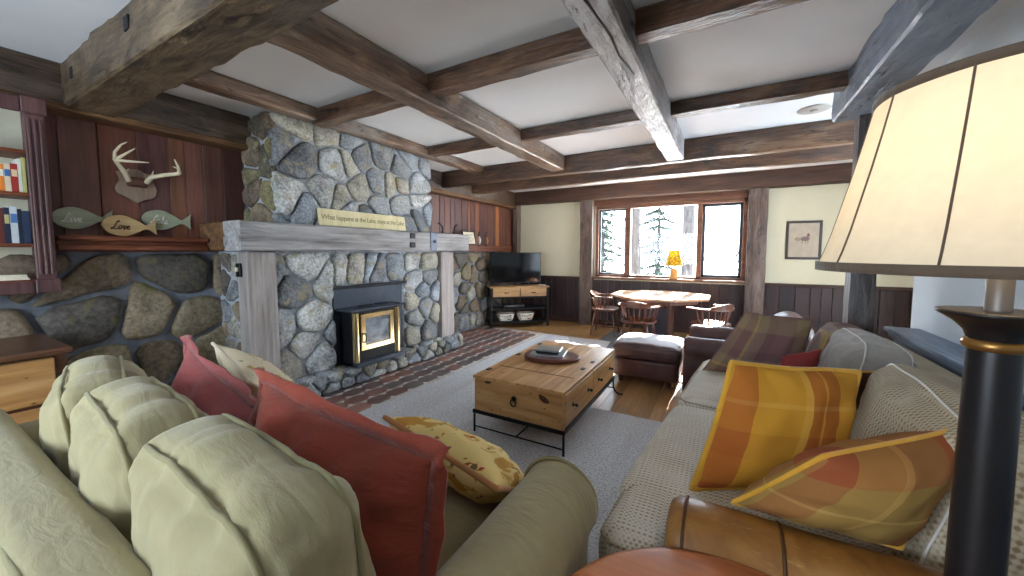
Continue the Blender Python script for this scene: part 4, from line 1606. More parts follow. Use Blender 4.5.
for k in range(nb):
    a = TX0 - 0.008 + (TX1 - TX0 + 0.012) * k / nb
    b = TX0 - 0.008 + (TX1 - TX0 + 0.012) * (k + 1) / nb
    mb.box((a, TY0 - 0.01, TZ1 - 0.022), (b - 0.0015, TY1 + 0.01, TZ1), 0.003)
lid = mb.build('lid', M_PINE, ct, True)
mb = MB()
mb.box((TX0 + 0.05, 2.62, TZ1), (TX1 - 0.04, 2.634, TZ1 + 0.0015), 0.0005)
mb.build('lid_seam', M_BROWNWOOD, lid)
for (xx, yy) in ((TX0 + 0.02, 2.50), (TX0 + 0.02, 3.0), (TX0 + 0.02, 3.45), (TX1 - 0.06, 2.88), (TX1 - 0.05, 3.10)):
    MB().box((xx - 0.012, yy - 0.025, TZ1 - 0.002), (xx + 0.022, yy + 0.025, TZ1 + 0.006), 0.003).build('hinge', M_BLACKIRON, lid)
dy = [(TY0 + 0.034, 2.965), (2.975, TY1 - 0.034)]
for (a, b) in dy:
    mb = MB()
    mb.box((TX1 - 0.018, a, TZ0 + 0.012), (TX1 + 0.004, b, TZ1 - 0.034), 0.004)
    d_ = mb.build('drawer', M_PINE, ct, True)
    for f in (0.22, 0.78):
        y = a + (b - a) * f
        mb = MB()
        mb.lathe([(0.016, 0), (0.016, 0.006), (0.006, 0.008), (0.006, 0.02), (0.012, 0.024), (0.012, 0.034), (0.004, 0.04)], (0, 0, 0), 12, Matrix.Translation(V((TX1 + 0.003, y, 0.33))) @ Matrix.Rotation(PI / 2, 4, 'Y'))
        mb.build('knob', M_BLACKIRON, d_)
M_KNOT = mat_plain('pine_knot', rgb(70, 44, 26), 0.5, 0.3, 0, 0.3, 40, 0.05)
for (kx, kz, ka, kb, kr) in ((-1.075, 0.395, 0.045, 0.022, -0.5), (-1.54, 0.435, 0.03, 0.010, 0.05)):
    MB().prism([(ka * math.cos(a) * (1 + 0.15 * math.sin(3 * a)), kb * math.sin(a)) for a in [2 * PI * i / 18 for i in range(18)]], 0.0012, Matrix.Translation(V((kx, TY0 + 0.0002, kz))) @ rotx(PI / 2) @ Matrix.Rotation(kr, 4, 'Z')).build('pine_knot', M_KNOT, ct, True)
mb = MB()
mb.lathe([(0.02, 0), (0.02, 0.008), (0.008, 0.012)], (0, 0, 0), 12, Matrix.Translation(V((-1.312, TY0 - 0.001, 0.352))) @ Matrix.Rotation(PI / 2, 4, 'X'))
mb.tube([(-1.312 + 0.022 * math.sin(a), TY0 - 0.014, 0.325 + 0.026 * math.cos(a)) for a in [2 * PI * i / 16 for i in range(16)]], 0.005, 7, True)
mb.build('ring_pull', M_BLACKIRON, ct, True)
mb = MB()
for (a, b) in (((TX0 - 0.012, TY0 - 0.012), (TX1 + 0.012, TY0 + 0.012)), ((TX0 - 0.012, TY1 - 0.012), (TX1 + 0.012, TY1 + 0.012)), ((TX0 - 0.012, TY0 - 0.012), (TX0 + 0.012, TY1 + 0.012)), ((TX1 - 0.012, TY0 - 0.012), (TX1 + 0.012, TY1 + 0.012))):
    mb.box((*a, TZ0 - 0.024), (*b, TZ0 + 0.002), 0.003)
mb.build('stand_frame', M_BLACKIRON, ct, True)
for (xx, yy, sx, sy) in ((TX0, TY0, 0, 0), (TX1, TY0, 0, 0), (TX0, TY1, -1, 1), (TX1, TY1, 1, 0.4)):
    mb = MB()
    k = 0.06 if (sx or sy) else 0.0
    mb.tube([(xx, yy, TZ0 - 0.02), (xx, yy, 0.10), (xx + sx * k * 0.25, yy + sy * k * 0.25, 0.06), (xx + sx * k * 0.8, yy + sy * k * 0.8, 0.03), (xx + sx * k * 1.4, yy + sy * k * 1.4, 0.026)], 0.009, 8)
    mb.build('leg', M_BLACKIRON, ct, True)
mb = MB()
mb.tube([(TX0, TY0, 0.07), (TX1, TY0, 0.07)], 0.006, 8)
mb.tube([(TX0, TY1, 0.09), (TX1, TY1, 0.09)], 0.006, 8)
mb.tube([(-1.295, TY0, 0.07), (-1.295, TY1, 0.09)], 0.006, 8)
mb.build('stretcher', M_BLACKIRON, ct, True)

# wood plaque and the metal box on it
M_REDWOOD = mat_wood('red_brown_burl', [rgb(60, 26, 20), rgb(98, 46, 34), rgb(126, 66, 46)], 0, 1.2, 0.3, 0.5, 0.1)
rdp = random.Random(3)
tray = [(0.25 * math.cos(a) * (1 + 0.06 * math.sin(3 * a + 1)), 0.20 * math.sin(a) * (1 + 0.05 * math.cos(2 * a))) for a in [2 * PI * i / 28 for i in range(28)]]
T = at(-1.335, 3.03, TZ1 + 0.0015, Matrix.Rotation(math.radians(8), 4, 'Z'))
wt = MB().prism(tray, 0.035, T, 0.012).build('wood_plaque', M_REDWOOD)
tag(wt, 'oval red-brown wood plaque lying on the pine chest table', 'wooden plaque')
M_PEWTER = mat_plain('pewter', rgb(150, 156, 160), 0.3, 0.5, 0.8, 0.12, 14, 0.05)
mx = thing('metal_box', 'flat pewter-grey lidded box on the wood plaque on the chest table', 'metal box', (-1.36, 3.05, TZ1 + 0.0365), math.radians(12))
MB().prism([(-0.15, -0.11), (0.15, -0.11), (0.15, 0.11), (-0.15, 0.11)], 0.014, None, 0.005).build('box_tray', M_PEWTER, mx)
MB().box((-0.10, -0.075, 0.014), (0.10, 0.075, 0.034), 0.006).build('box_body', M_BLACKIRON, mx)
MB().prism([(-0.115, -0.085), (0.115, -0.085), (0.115, 0.085), (-0.115, 0.085)], 0.016, at(0, 0, 0.034), 0.007).build('box_lid', M_PEWTER, mx)

# ------------------------------------------------------------ round end table and its lamp
M_CHERRY = mat_wood('cherry_table_top', [rgb(150, 84, 46), rgb(184, 110, 64), rgb(200, 128, 80)], 0, 0.7, 0.3, 0.5, 0.05)
et = thing('round_end_table', 'round orange-brown cherry end table under the tall black lamp', 'end table', (0.055, 0.742, 0))
mb = MB()
mb.lathe([(0.05, 0.545), (0.39, 0.545), (0.405, 0.552), (0.41, 0.565), (0.405, 0.576), (0.39, 0.58), (0.2, 0.58), (0.0, 0.58)], (0, 0, 0), 72, None, False)
mb.build('tabletop', M_CHERRY, et)
MB().lathe([(0.30, 0.49), (0.31, 0.50), (0.31, 0.545)], (0, 0, 0), 48, None, True).build('apron', M_CHERRY, et)
MB().lathe([(0.09, 0.06), (0.06, 0.09), (0.035, 0.16), (0.05, 0.26), (0.06, 0.32), (0.035, 0.40), (0.045, 0.46), (0.08, 0.49)], (0, 0, 0), 24).build('pedestal', M_CHERRY, et)
for k in range(3):
    a = 2 * PI * k / 3 + 0.6
    MB().tube([(0.05 * math.cos(a), 0.05 * math.sin(a), 0.12), (0.18 * math.cos(a), 0.18 * math.sin(a), 0.10), (0.28 * math.cos(a), 0.28 * math.sin(a), 0.03), (0.32 * math.cos(a), 0.32 * math.sin(a), 0.018)], [0.03, 0.026, 0.02, 0.018], 10).build('leg', M_CHERRY, et)

LX, LY = 0.37, 0.88
M_BRONZE = mat_plain('black_bronze', rgb(34, 32, 34), 0.38, 0.5, 0.4, 0.2, 9, 0.06)
M_SHADECLOTH = mat_shade('parchment_shade', (0.84, 0.79, 0.66), 0.5)
M_TRIM = mat_cloth('brown_shade_trim', rgb(96, 80, 66))
RIB0 = math.radians(18)
lm = thing('table_lamp', 'tall black table lamp with a lit cream panelled shade on the round end table', 'lamp', (LX, LY, 0.5815))
MB().lathe([(0.0, 0.0), (0.085, 0.0), (0.09, 0.012), (0.08, 0.03), (0.05, 0.045), (0.036, 0.06)], (0, 0, 0), 32, None, True).build('lamp_base', M_BRONZE, lm)
MB().lathe([(0.034, 0.055), (0.033, 0.2), (0.0315, 0.45), (0.030, 0.62), (0.029, 0.688)], (0, 0, 0), 32, None, True).build('pole', M_BRONZE, lm)
MB().lathe([(0.028, 0.684), (0.034, 0.688), (0.036, 0.694), (0.034, 0.70), (0.030, 0.702)], (0, 0, 0), 32).build('ring', mat_plain('worn_brass', rgb(150, 112, 60), 0.35, 0.5, 0.8), lm)
MB().lathe([(0.030, 0.700), (0.034, 0.714), (0.046, 0.728), (0.060, 0.738), (0.066, 0.742), (0.066, 0.746), (0.058, 0.747), (0.016, 0.747)], (0, 0, 0), 40).build('drip_plate', M_BRONZE, lm)
MB().lathe([(0.0145, 0.745), (0.0145, 0.80), (0.012, 0.804), (0.012, 0.86), (0.018, 0.862), (0.018, 0.90), (0.0, 0.905)], (0, 0, 0), 20).build('socket', mat_plain('grey_socket', rgb(110, 104, 100), 0.45, 0.5, 0.4), lm)
prof = [(r_, z_ + 0.014) for r_, z_ in [(0.222, 0.802), (0.214, 0.825), (0.204, 0.86), (0.192, 0.91), (0.180, 0.96), (0.168, 1.015), (0.158, 1.065), (0.155, 1.082)]]
mb = MB()
seg = 96
rings = []
for (r, z) in prof:
    rings.append([((r * (1 - 0.010 * abs(math.sin(5 * (2 * PI * k / seg - RIB0))))) * math.cos(2 * PI * k / seg), (r * (1 - 0.010 * abs(math.sin(5 * (2 * PI * k / seg - RIB0))))) * math.sin(2 * PI * k / seg), z) for k in range(seg)])
mb.loft(rings, False)
sh = mb.build('lamp_shade', M_SHADECLOTH, lm)
for (r, z, w) in ((0.2225, 0.817, 0.011), (0.1555, 1.095, 0.010)):
    MB().lathe([(r - 0.002, z - w), (r + 0.003, z - w), (r + 0.003, z + w * 0.4), (r - 0.002, z + w * 0.4)], (0, 0, 0), 64, None, False).build('shade_trim', M_TRIM, sh)
for k in range(10):
    a = 2 * PI * k / 10 + RIB0
    MB().tube([(r * 1.002 * math.cos(a), r * 1.002 * math.sin(a), z) for r, z in prof], 0.0016, 6).build('shade_rib', M_TRIM, sh)
mb = MB()
mb.lathe([(0.012, 0.0), (0.016, 0.02), (0.03, 0.055), (0.032, 0.075), (0.02, 0.10), (0.0, 0.108)], (0, 0, 0.885), 20, None, False)
bm_ = bpy.data.materials.new('frosted_bulb')
bm_.use_nodes = True
_b = bm_.node_tree.nodes['Principled BSDF']
_b.inputs['Base Color'].default_value = (0.9, 0.85, 0.75, 1)
_b.inputs['Emission Color'].default_value = (1.0, 0.72, 0.38, 1)
_b.inputs['Emission Strength'].default_value = 1.5
mb.build('bulb', bm_, lm)
MB().tube([(0.155 * math.cos(a) * f, 0.155 * math.sin(a) * f, 1.089) for a, f in ((0.3, 1), (0.3, 0), (2.4, 0), (2.4, 1), (2.4, 0), (4.5, 0), (4.5, 1))], 0.002, 6).build('spider', M_BRONZE, sh)
ld = bpy.data.lights.new('lamp_bulb_light', 'POINT')
ld.energy = 2.1
ld.color = (1.0, 0.74, 0.44)
ld.shadow_soft_size = 0.045
lo = bpy.data.objects.new('lamp_bulb_light', ld)
COL.objects.link(lo)
lo.location = (LX, LY, 0.5815 + 0.945)

# ------------------------------------------------------------ cabinet at the left end of the sage sofa
cb = thing('side_cabinet', 'low pine-fronted cabinet with a dark walnut top in front of the stone wall', 'cabinet', (-3.6, 0.15, 0))
M_WALNUT = mat_wood('dark_walnut_top', [rgb(54, 34, 24), rgb(90, 60, 42), rgb(112, 78, 56)], 1, 0.8, 0.35, 0.5, 0.08)
MB().box((-3.94, -0.35, 0.845), (-3.23, 0.60, 0.88), 0.008).build('cabinet_top', M_WALNUT, cb, True)
MB().box((-3.92, -0.33, 0.0), (-3.28, 0.58, 0.845), 0.006).build('carcass', M_WALNUT, cb, True)
for k, (z0, z1) in enumerate(((0.58, 0.83), (0.32, 0.56), (0.06, 0.30))):
    d_ = MB().box((-3.285, -0.28, z0), (-3.262, 0.53, z1), 0.006).build('drawer', M_PINE, cb, True)
    MB().lathe([(0.01, 0), (0.01, 0.012), (0.018, 0.02), (0.012, 0.03)], (0, 0, 0), 14, at(-3.264, 0.12, (z0 + z1) / 2, Matrix.Rotation(PI / 2, 4, 'Y'))).build('knob', M_BLACKIRON, d_)

# ------------------------------------------------------------ television on its stand, across the corner
ANG = math.radians(43.7)
tv_o = V((-3.355, 6.19, 0))
ts = thing('tv_stand', 'black iron and pine television stand set across the corner', 'tv stand', tv_o, ANG)
M_PINEL = mat_wood('rough_pine', [rgb(120, 84, 48), rgb(168, 128, 80), rgb(196, 156, 106)], 0, 0.9, 0.4, 0.5, 0.12, 0.06, True)
MB().box((-0.58, -0.02, 0.745), (0.58, 0.34, 0.775), 0.004).build('top', M_PINEL, ts)
for s in (-1, 1):
    d_ = MB().box((0.005 if s > 0 else -0.52, -0.008, 0.585), (0.52 if s > 0 else -0.005, 0.28, 0.742), 0.004).build('drawer', M_PINEL, ts)
    MB().tube([(s * 0.262 - 0.04, -0.008, 0.665), (s * 0.262 - 0.03, -0.03, 0.655), (s * 0.262 + 0.03, -0.03, 0.655), (s * 0.262 + 0.04, -0.008, 0.665)], 0.008, 8).build('drawer_pull', M_BLACKIRON, d_)
for (xx, yy) in ((-0.55, 0.0), (0.55, 0.0), (-0.55, 0.31), (0.55, 0.31)):
    p_ = MB().box((xx - 0.02, yy - 0.015, 0.07), (xx + 0.02, yy + 0.015, 0.745), 0.003).build('post', M_BLACKIRON, ts)
    MB().lathe([(0.0, -0.014), (0.032, -0.014), (0.035, 0), (0.032, 0.014), (0.0, 0.014)], (0, 0, 0), 16, at(xx, yy, 0.036, Matrix.Rotation(PI / 2, 4, 'Y'))).build('caster', M_BLACKIRON, p_)
for zz in (0.365, 0.115):
    MB().box((-0.55, -0.005, zz - 0.03), (0.55, 0.32, zz), 0.004).build('shelf', M_BLACKIRON, ts)
MB().box((-0.55, -0.005, 0.555), (0.55, 0.32, 0.58), 0.003).build('rail', M_BLACKIRON, ts)
MLOC = at(tv_o.x, tv_o.y, 0, Matrix.Rotation(ANG, 4, 'Z'))
def on_stand(x, y, z):
    return MLOC @ V((x, y, z))
tvt = thing('television', 'flat black television standing on the pine and iron stand', 'television', on_stand(-0.04, 0.17, 0.777), ANG)
MB().box((-0.50, -0.02, 0.05), (0.50, 0.02, 0.635), 0.006).build('television_case', mat_plain('black_plastic', rgb(18, 18, 20), 0.35, 0.5), tvt)
t = NT('dark_screen', 0.08, 0.6)
t.base((0.004, 0.005, 0.006))
MB().box((-0.488, -0.023, 0.066), (0.488, -0.0195, 0.623), 0.001).build('screen', t.m, tvt)
for s in (-1, 1):
    MB().tube([(s * 0.26 - 0.0, 0.0, 0.052), (s * 0.26 - 0.02, -0.07, 0.006), (s * 0.26 + 0.02, 0.07, 0.006)], 0.006, 8).build('foot', mat_plain('silver_foot', rgb(150, 152, 156), 0.3, 0.5, 0.8), tvt)
rm_ = thing('remote_control', 'small white remote control at the right end of the television stand', 'remote control', on_stand(0.47, 0.12, 0.7765), ANG + 0.5)
MB().box((-0.02, -0.07, 0), (0.02, 0.07, 0.016), 0.005).build('remote_body', mat_plain('white_plastic', rgb(222, 222, 220), 0.4), rm_)
for k in range(4):
    MB().lathe([(0.005, 0), (0.005, 0.002)], (0, -0.045 + 0.03 * k, 0.0155), 8).build('button', M_BLACKIRON, rm_)
bxx = thing('media_box', 'flat black media player on the middle shelf of the television stand', 'media player', on_stand(-0.1, 0.16, 0.366), ANG)
MB().box((-0.2, -0.12, 0.008), (0.2, 0.12, 0.06), 0.004).build('player_case', mat_plain('matte_black', rgb(24, 24, 26), 0.5), bxx)
MB().box((-0.12, -0.123, 0.025), (0.06, -0.119, 0.045), 0.001).build('player_display', mat_plain('grey_display', rgb(90, 96, 104), 0.25), bxx)
for s in (-1, 1):
    for q in (-1, 1):
        MB().lathe([(0.012, 0), (0.012, 0.009)], (s * 0.16, q * 0.09, 0), 10).build('foot', M_BLACKIRON, bxx)
M_BASK = mat_floral('printed_canvas', rgb(222, 218, 206), [(rgb(120, 84, 52), 0.60, 16), (rgb(70, 60, 54), 0.66, 20)])
for k, xx in enumerate((-0.25, 0.14)):
    b_ = thing('fabric_basket', ('cream printed canvas basket on the lowest television stand shelf under the left drawer' if k == 0 else 'cream printed canvas basket on the lowest television stand shelf under the right drawer'), 'basket', on_stand(xx, 0.14, 0.1155), ANG)
    rings = []
    for (f, z) in ((0.70, 0.0), (0.78, 0.02), (0.92, 0.09), (1.0, 0.15), (0.96, 0.15), (0.86, 0.08), (0.72, 0.02)):
        rings.append([(p * f, q * f, z) for p, q in rrect(0.34, 0.22, 0.08)])
    MB().loft(rings).build('basket_body', M_BASK, b_)
    MB().tube([(p, q, 0.15) for p, q in rrect(0.335, 0.215, 0.08)], 0.008, 7, True).build('rim', mat_plain('brown_rim', rgb(110, 76, 48)), b_)
    MB().tube([(0.06 * math.cos(a), -0.102 + 0.012 * math.sin(a) - 0.008, 0.12 - 0.035 * math.sin(a)) for a in [PI * i / 10 for i in range(11)]], 0.005, 7).build('handle', mat_plain('brown_strap', rgb(90, 62, 44)), b_)

# ------------------------------------------------------------ dining table and chairs by the window
M_DWOOD = mat_wood('dark_dining_wood', [rgb(58, 34, 26), rgb(92, 56, 40), rgb(120, 78, 56)], 2, 0.9, 0.35, 0.5, 0.08)
M_DTOP = mat_wood('dining_top_wood', [rgb(150, 118, 92), rgb(184, 150, 120), rgb(200, 170, 140)], 0, 0.7, 0.2, 0.7, 0.04)
dt = thing('dining_table', 'octagonal wooden dining table shining in the sunlight below the window', 'dining table', (-0.90, 6.28, 0))
oc = [(0.76 * math.cos(PI / 8 + PI / 4 * i), 0.76 * math.sin(PI / 8 + PI / 4 * i)) for i in range(8)]
MB().prism(oc, 0.032, at(0, 0, 0.72), 0.008).build('tabletop', M_DTOP, dt)
MB().prism([(p * 0.78, q * 0.78) for p, q in oc], 0.07, at(0, 0, 0.65), 0.004).build('apron', M_DWOOD, dt)
MB().box((-0.2, -0.2, 0.06), (0.2, 0.2, 0.65), 0.012).build('pedestal', M_DWOOD, dt)
for k in range(4):
    a = PI / 2 * k + PI / 4
    MB().box((-0.04, -0.04, 0), (0.34, 0.04, 0.06), 0.012, Matrix.Rotation(a, 4, 'Z')).build('foot', M_DWOOD, dt)
MB().box((-0.155, -0.212, 0.12), (0.155, -0.199, 0.58), 0.006).build('pedestal_panel', mat_plain('blue_black_panel', rgb(42, 42, 54), 0.4), dt)


def captain_chair(label, loc, rz):
    c = thing('captain_chair', label, 'chair', loc, rz, 'spindle-back captain chairs around the octagonal dining table')
    rings = []
    for (f, z) in ((0.90, 0.425), (0.98, 0.435), (1.0, 0.45), (0.97, 0.462), (0.80, 0.457), (0.3, 0.452)):
        rings.append([(0.235 * f * math.copysign(abs(math.cos(a)) ** 0.75, math.cos(a)), 0.225 * f * math.copysign(abs(math.sin(a)) ** 0.75, math.sin(a)), z) for a in [2 * PI * i / 32 for i in range(32)]])
    MB().loft(rings).build('seat', M_DWOOD, c)
    for (sx, sy) in ((-1, -1), (1, -1), (-1, 1), (1, 1)):
        a, b = V((sx * 0.15, sy * 0.14, 0.43)), V((sx * 0.215, sy * 0.205, 0.0))
        pts = [a.lerp(b, k / 8) for k in range(9)]
        MB().tube(pts, [0.014, 0.017, 0.022, 0.016, 0.021, 0.019, 0.015, 0.013, 0.012], 10).build('leg', M_DWOOD, c)
    for sx in (-1, 1):
        MB().tube([(sx * 0.19, -0.175, 0.16), (sx * 0.19, 0, 0.16), (sx * 0.19, 0.175, 0.16)], [0.008, 0.014, 0.008], 8).build('stretcher', M_DWOOD, c)
    MB().tube([(-0.19, 0, 0.16), (0, 0, 0.16), (0.19, 0, 0.16)], [0.008, 0.014, 0.008], 8).build('stretcher', M_DWOOD, c)
    # bent arm bow with a raised back crest
    rings = []
    for i in range(33):
        a = PI * (1 + i / 32.0)
        ar = 0.03
        x, y = 0.265 * math.cos(a), 0.02 + 0.255 * math.sin(a)
        if i == 0 or i == 32:
            pass
        z = 0.665
        h = 0.012
        wd = 0.03
        d = V((math.cos(a), math.sin(a), 0))
        c0 = V((x, y, z))
        rings.append([c0 - d * wd + V((0, 0, -h)), c0 + d * wd + V((0, 0, -h)), c0 + d * wd + V((0, 0, h)), c0 - d * wd + V((0, 0, h))])
    pre = []
    for k in (3, 2, 1):
        pre.append([p + V((0, 0.045 * k, 0)) for p in rings[0]])
    suf = []
    for k in (1, 2, 3):
        suf.append([p + V((0, 0.045 * k, 0)) for p in rings[-1]])
    MB().loft(pre + rings + suf, True, None, False).build('arm_rail', M_DWOOD, c)
    rings = []
    for i in range(17):
        f = i / 16.0
        a = PI * (1.22 + 0.56 * f)
        hh = 0.02 + 0.05 * math.sin(PI * f)
        d = V((math.cos(a), math.sin(a), 0))
        c0 = V((0.268 * math.cos(a), 0.02 + 0.258 * math.sin(a), 0.675))
        rings.append([c0 - d * 0.014, c0 + d * 0.014, c0 + d * 0.02 + V((0, 0, hh)), c0 + d * 0.0 + V((0, 0, hh))])
    MB().loft(rings, True, None, False).build('crest', M_DWOOD, c)
    for i in range(11):
        a = PI * (1.0 + i / 10.0)
        b0 = V((0.20 * math.cos(a), 0.02 + 0.19 * math.sin(a), 0.455))
        b1 = V((0.262 * math.cos(a), 0.02 + 0.252 * math.sin(a), 0.66))
        MB().tube([b0, b0.lerp(b1, 0.35), b0.lerp(b1, 0.6), b1], [0.007, 0.012, 0.009, 0.007], 8).build('spindle', M_DWOOD, c)
    return c

chair = captain_chair('spindle-back captain chair pushed in at the left side of the octagonal table', (-1.80, 6.42, 0), -PI / 2 + 0.1)
for (x, y, rz, lb) in ((-1.06, 5.50, -0.12, 'spindle-back captain chair with its back to the room, in front of the octagonal table'),
                       (-0.16, 5.72, 0.95, 'spindle-back captain chair with a sunlit seat at the right of the octagonal table')):
    c = copy_tree(chair)
    c.location = (x, y, 0)
    c.rotation_euler = (0, 0, rz)
    c['label'] = lb

# ------------------------------------------------------------ things on the sill and walls
sl = thing('sill_lamp', 'small lamp with a gold checked shade on the window sill', 'lamp', (-0.80, 7.14, 0.951))
M_CHECK = NT('gold_check', 0.8, 0.2)
_ck = M_CHECK.n('ShaderNodeTexChecker')
_ck.inputs['Scale'].default_value = 34
_ck.inputs['Color1'].default_value = (*rgb(186, 150, 40), 1)
_ck.inputs['Color2'].default_value = (*rgb(124, 94, 18), 1)
M_CHECK.l(M_CHECK.coord(), _ck.inputs['Vector'])
M_CHECK.base(_ck.outputs['Color'])
_tr = M_CHECK.n('ShaderNodeBsdfTranslucent')
M_CHECK.l(_ck.outputs['Color'], _tr.inputs[0])
_mx = M_CHECK.n('ShaderNodeMixShader')
_mx.inputs[0].default_value = 0.08
M_CHECK.l(M_CHECK.b.outputs[0], _mx.inputs[1])
M_CHECK.l(_tr.outputs[0], _mx.inputs[2])
M_CHECK.l(_mx.outputs[0], M_CHECK.t.nodes['Material Output'].inputs[0])
MB().lathe([(0.0, 0.0), (0.06, 0.0), (0.066, 0.02), (0.066, 0.15), (0.055, 0.168), (0.02, 0.175), (0.012, 0.19), (0.012, 0.26)], (0, 0, 0), 24).build('lamp_base', mat_plain('tan_stoneware', rgb(176, 134, 74), 0.45), sl)
MB().lathe([(0.145, 0.225), (0.085, 0.50)], (0, 0, 0), 40, None, False).build('lamp_shade', M_CHECK.m, sl)

M_DKFRAME = mat_plain('dark_picture_frame', rgb(52, 42, 38), 0.4, 0.5)
def framed(name, label, w, h, mw, matbg, fw=0.035, art=None, group=None):
    r = thing(name, label, 'picture', group=group, mw=mw)
    mb = MB()
    for (a, b) in (((-w / 2, -h / 2), (w / 2, -h / 2 + fw)), ((-w / 2, h / 2 - fw), (w / 2, h / 2)), ((-w / 2, -h / 2 + fw), (-w / 2 + fw, h / 2 - fw)), ((w / 2 - fw, -h / 2 + fw), (w / 2, h / 2 - fw))):
        mb.box((*a, 0), (*b, 0.022), 0.005)
    mb.build('frame', M_DKFRAME, r)
    p_ = MB().box((-w / 2 + fw * 0.8, -h / 2 + fw * 0.8, 0.002), (w / 2 - fw * 0.8, h / 2 - fw * 0.8, 0.010), 0).build('print', matbg, r)
    if art:
        art(p_)
    return r
M_PRINT = mat_plain('faded_print', rgb(172, 158, 138), 0.35, 0.4, 0, 0.1, 9, 0)
def art_bird(p_):
    def blob(cx, cy, rx, ry, col, nm, z):
        MB().prism([(cx + rx * math.cos(a), cy + ry * math.sin(a)) for a in [2 * PI * i / 14 for i in range(14)]], 0.001, at(0, 0, z)).build(nm, mat_plain(nm + '_ink', col, 0.5, 0.3, 0, 0.3, 30, 0), p_)
    blob(0.02, 0.02, 0.055, 0.035, rgb(104, 84, 82), 'print_horse', 0.0101)
    blob(0.055, 0.075, 0.018, 0.03, rgb(120, 70, 60), 'print_rider', 0.0104)
    blob(-0.07, 0.015, 0.04, 0.028, rgb(138, 122, 104), 'print_bush', 0.0102)
    for k, xx in enumerate((-0.02, 0.02, 0.05)):
        MB().box((xx, -0.06, 0.0101), (xx + 0.008, 0.0, 0.0112), 0).build('print_leg', mat_plain('print_leg_ink%d' % k, rgb(110, 92, 86), 0.5, 0.3, 0, 0.1, 30, 0), p_)
framed('framed_print', 'dark framed faded print of a horse and rider on the far cream wall', 0.44, 0.585, at(1.005, RF - 0.002, 1.60, rotx(PI / 2)), M_PRINT, 0.035, art_bird)

# small frame and ornaments on the ledge right of the mantel
M_CERT = mat_plain('printed_card', rgb(206, 196, 172), 0.4, 0.3, 0, 0.06, 20, 0)
def art_lines(p_):
    for k in range(6):
        MB().box((-0.12, 0.06 - 0.026 * k, 0.0101), (0.12 - 0.03 * (k % 3), 0.066 - 0.026 * k, 0.0106), 0).build('print_line', M_DKFRAME, p_)
framed('framed_card', 'small black-framed printed card standing on the ledge right of the mantel', 0.36, 0.25, at(-3.905, 5.33, 1.662, Matrix.Rotation(PI / 2, 4, 'Z') @ rotx(PI / 2 - 0.22)), M_CERT, 0.022, art_lines)
M_BLK = mat_plain('black_paint', rgb(24, 24, 26), 0.35, 0.5)
M_WHT = mat_plain('white_paint', rgb(224, 220, 208), 0.4, 0.4)
for k, (yy, lb, hh) in enumerate(((5.68, 'black and white carved long-necked bird next to the small framed card on the ledge', 0.26), (5.92, 'brown carved long-necked bird standing beyond the white one, farther from the framed card', 0.27))):
    b_ = thing('carved_bird', lb, 'ornament', (-3.93, yy, 1.5365), 0, 'carved birds on the ledge')
    MB().lathe([(0.03, 0), (0.034, 0.008), (0.01, 0.016)], (0, 0, 0), 14).build('stand', M_BLK, b_)
    MB().loft([[(r * math.cos(a), 0.02 * s_ + r * 0.7 * math.sin(a) , z) for a in [2 * PI * i / 12 for i in range(12)]] for (r, z, s_) in ((0.008, 0.014, 0), (0.026, 0.04, 0.2), (0.036, 0.08, 0.4), (0.034, 0.12, 0.2), (0.02, 0.155, -0.2), (0.012, 0.17, -0.4))]).build('body', M_WHT if k == 0 else mat_plain('brown_bird', rgb(170, 130, 96), 0.5), b_)
    MB().tube([(0, -0.008, 0.165), (0, -0.012, 0.20), (0, 0.0, hh - 0.03), (0.0, 0.014, hh - 0.015), (0.02, 0.03, hh - 0.02)], [0.011, 0.009, 0.009, 0.012, 0.003], 10).build('neck', M_BLK, b_)
for k, (yy, lb, s_) in enumerate(((4.10, 'black curved iron hook nearer the chimney on the right end of the mantel', 1), (4.36, 'black curved iron hook nearest the end of the mantel', -1))):
    h_ = thing('iron_hook', lb, 'ornament', (-3.46, yy, 1.6755), 0, 'curved iron hooks on the mantel')
    MB().lathe([(0.03, 0), (0.032, 0.006), (0.012, 0.012)], (0, 0, 0), 14).build('foot', M_BLACKIRON, h_)
    MB().tube([(0, 0, 0.01), (0, 0.012, 0.05), (0, 0.014, 0.08), (0, 0.03 if s_ < 0 else -0.01, 0.115), (0, 0.06 if s_ < 0 else -0.045, 0.138), (0, 0.085 if s_ < 0 else -0.07, 0.135)], [0.013, 0.012, 0.012, 0.011, 0.010, 0.012], 10).build('stem', M_BLACKIRON, h_)

# painted sign on the mantel
M_SIGN = mat_wood('pale_yellow_board', [rgb(206, 192, 146), rgb(220, 208, 164), rgb(228, 218, 180)], 1, 0.6, 0.7, 0.2, 0.05)
M_SIGNINK = mat_plain('brown_sign_ink', rgb(134, 118, 84), 0.8, 0.2, 0, 0.1, 20, 0)
sm = at(-3.435, 2.815, 1.762, Matrix.Rotation(PI / 2, 4, 'Z') @ rotx(PI / 2 - 0.16))
sgn = thing('wooden_sign', 'long pale yellow lettered board leaning on the chimney above the mantel', 'sign', mw=sm)
MB().box((-0.565, -0.085, -0.01), (0.565, 0.085, 0.006), 0.004).build('board', M_SIGN, sgn)
txt('lettering', 'What happens at the Lake, stays at the Lake', 0.072, M_SIGNINK, sgn, at(0, 0.0, 0.0065), 0.12, 0.0006, space=0.86)

